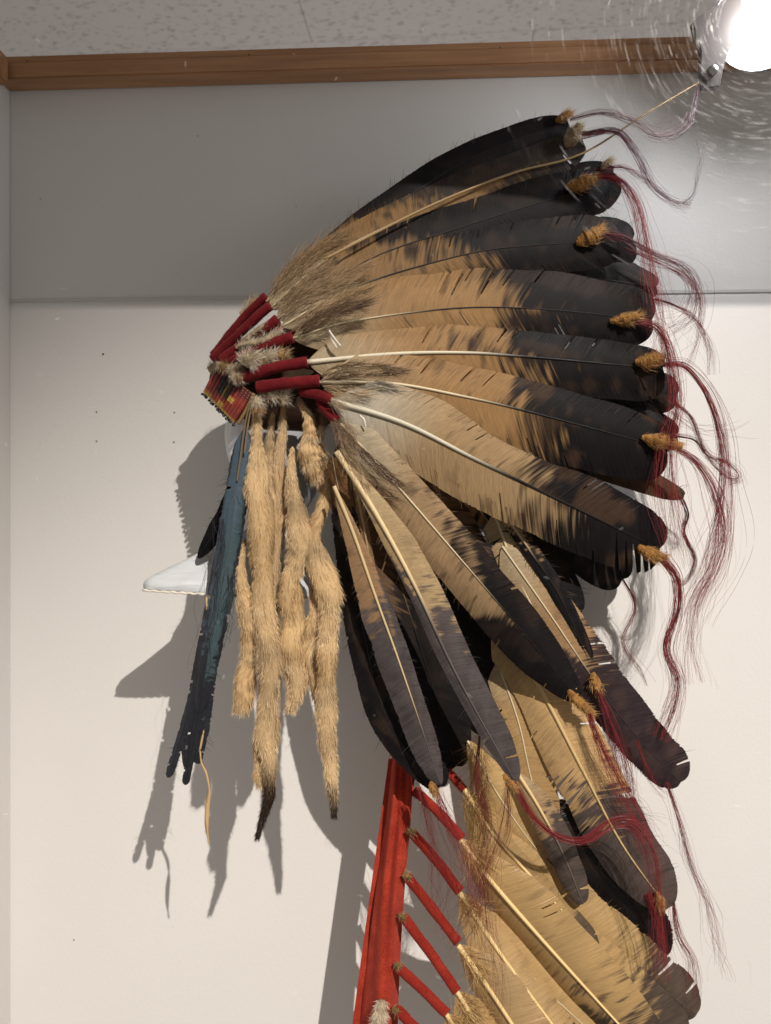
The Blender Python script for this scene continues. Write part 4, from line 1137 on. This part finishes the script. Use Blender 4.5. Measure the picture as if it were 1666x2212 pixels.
# ------------------------------------------------------------------ small lamp at the top of the case
lamp = empty('case_lamp')
tag(lamp, 'black spot lamp with a glaring white lens hanging by the wooden rail', 'lamp')
LD = .80
lc_ = P(1648, 40, LD)
aim = norm(np.array([-0.30, -0.85, -0.42]))
Sx = np.array([lc_ - aim * .055, lc_ - aim * .044, lc_ - aim * .015, lc_ - aim * .004, lc_])
tube('housing', Sx, np.array([.022, .038, .043, .0475, .0475]), M_BLACK, lamp, 28)
def disc(name, c, nrm, r, mat, parent, bulge=.008, n=28):
    nrm = norm(np.asarray(nrm)); a_ = norm(np.cross(nrm, [0, 0, 1.0])); b_ = np.cross(nrm, a_)
    V = [c + nrm * bulge]
    rings = 6
    for k in range(1, rings + 1):
        q = k / rings
        for j in range(n):
            t = 2 * math.pi * j / n
            V.append(c + (a_ * math.cos(t) + b_ * math.sin(t)) * r * q + nrm * bulge * (1 - q * q))
    j = np.arange(n); j2 = (j + 1) % n
    Fs = [np.stack([np.zeros(n, int), 1 + j, 1 + j2], 1)] + [np.stack([1 + k * n + j, 1 + (k + 1) * n + j, 1 + (k + 1) * n + j2, 1 + k * n + j2], 1) for k in range(rings - 1)]
    return np_mesh(name, np.array(V), Fs, mat, parent)
lens = disc('lens', lc_ + aim * .001, aim, .047, M_LENS, lamp, bulge=.010)
nv = len(lens.data.vertices)
qq = np.concatenate([[0], np.repeat(np.arange(1, 7) / 6, 28)])
at_ = lens.data.attributes.new('Col', 'FLOAT_COLOR', 'POINT')
gl = 0.14 + 9 * np.exp(-(qq / .30) ** 2)               # soft glare painted into the lens emission, fading towards the rim
at_.data.foreach_set('color', np.stack([gl * .88, gl * .94, gl, np.ones(nv)], 1).astype(np.float32).ravel())
# bracket with a hinged plate, as seen beside the glare
BD = .775
pl = [P(x, y, BD) for x, y in ((1498, 46), (1512, 34), (1530, 22), (1552, 10), (1566, -6), (1600, -30), (1606, 40), (1586, 84), (1572, 118), (1562, 150), (1556, 184), (1520, 188), (1515, 150), (1517, 110), (1506, 76))]
ft = np.array(pl); bk = ft + np.array([0, .009, 0])
k = len(pl)
V = np.vstack([ft, bk])
me = bpy.data.meshes.new('bracket_plate')
me.from_pydata([tuple(v) for v in V], [], [tuple(range(k))[::-1], tuple(range(k, 2 * k))] + [(i, (i + 1) % k, k + (i + 1) % k, k + i) for i in range(k)])
me.update()
link('bracket_plate', me, mat_plain('bronze_bracket', (.10, .085, .078), .4, .3), lamp)
ellipsoid('hinge_screw', P(1540, 152, BD - .002), (.005, .005, .005), M_STEEL, lamp, 12, 8, 0)
tube('hanger', np.array([P(1600, 20, LD + .02), P(1604, -300, LD + .02)]), np.array([.004, .004]), M_BLACK, lamp, 10)
add_light('case_lamp_beam', 'POINT', tuple(lc_ + aim * .036), tuple(lc_ + aim * 1.0), 2.6, (0.96, 0.97, 1.0), shadow_soft_size=0.03)

# ------------------------------------------------------------------ front pane of the case, with scratch marks that also imitate the lamp's glare
pane = empty('glass_pane')
tag(pane, 'clear scratched glass pane across the front of the display case', 'glass')
GY = 0.46
box('sheet', (0, GY + .003, 0), (1.6, .004, 1.4), M_GLASS, pane)
r = np.random.default_rng(5)
paths, Ws = [], []
lx, ly = 1645, 45
ns = 2200
St = []
k = 5
for i in range(ns):
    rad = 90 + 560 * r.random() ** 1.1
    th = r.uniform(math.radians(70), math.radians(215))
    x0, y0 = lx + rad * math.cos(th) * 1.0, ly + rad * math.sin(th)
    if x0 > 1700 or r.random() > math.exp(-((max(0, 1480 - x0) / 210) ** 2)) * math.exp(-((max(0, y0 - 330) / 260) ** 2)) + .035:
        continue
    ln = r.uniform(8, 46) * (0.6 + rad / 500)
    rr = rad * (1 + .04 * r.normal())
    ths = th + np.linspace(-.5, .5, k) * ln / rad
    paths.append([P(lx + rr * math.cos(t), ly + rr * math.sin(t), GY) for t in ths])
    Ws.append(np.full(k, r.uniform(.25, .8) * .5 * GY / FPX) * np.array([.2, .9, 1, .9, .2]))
    St.append((.07 + .93 * r.random() ** 5) * (.35 + .65 * math.exp(-(rad / 330) ** 2)))  # lamp glare put into the scratch colour: brighter near the lamp, fading outwards
for i in range(90):                                # stray marks elsewhere on the pane
    x0, y0 = r.uniform(0, 1666), r.uniform(0, 2212) ** 1.0
    th = r.uniform(0, 6.28); ln = r.uniform(2, 12)
    paths.append([P(x0 + math.cos(th) * ln * t, y0 + math.sin(th) * ln * t, GY) for t in np.linspace(-.5, .5, k)])
    Ws.append(np.full(k, r.uniform(.4, 1.0) * .5 * GY / FPX))
paths = np.array(paths); Ws = np.array(Ws)
St = np.array(St + [.25] * (len(paths) - len(St)))
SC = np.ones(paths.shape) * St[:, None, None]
sc = ribbons('scratches_and_glare', paths, Ws, SC, M_SCRATCH_GLARE, pane, side=np.tile(np.array([0.31, 0, .95]), (len(paths), 1, 1)))
sc['kind'] = 'stuff'
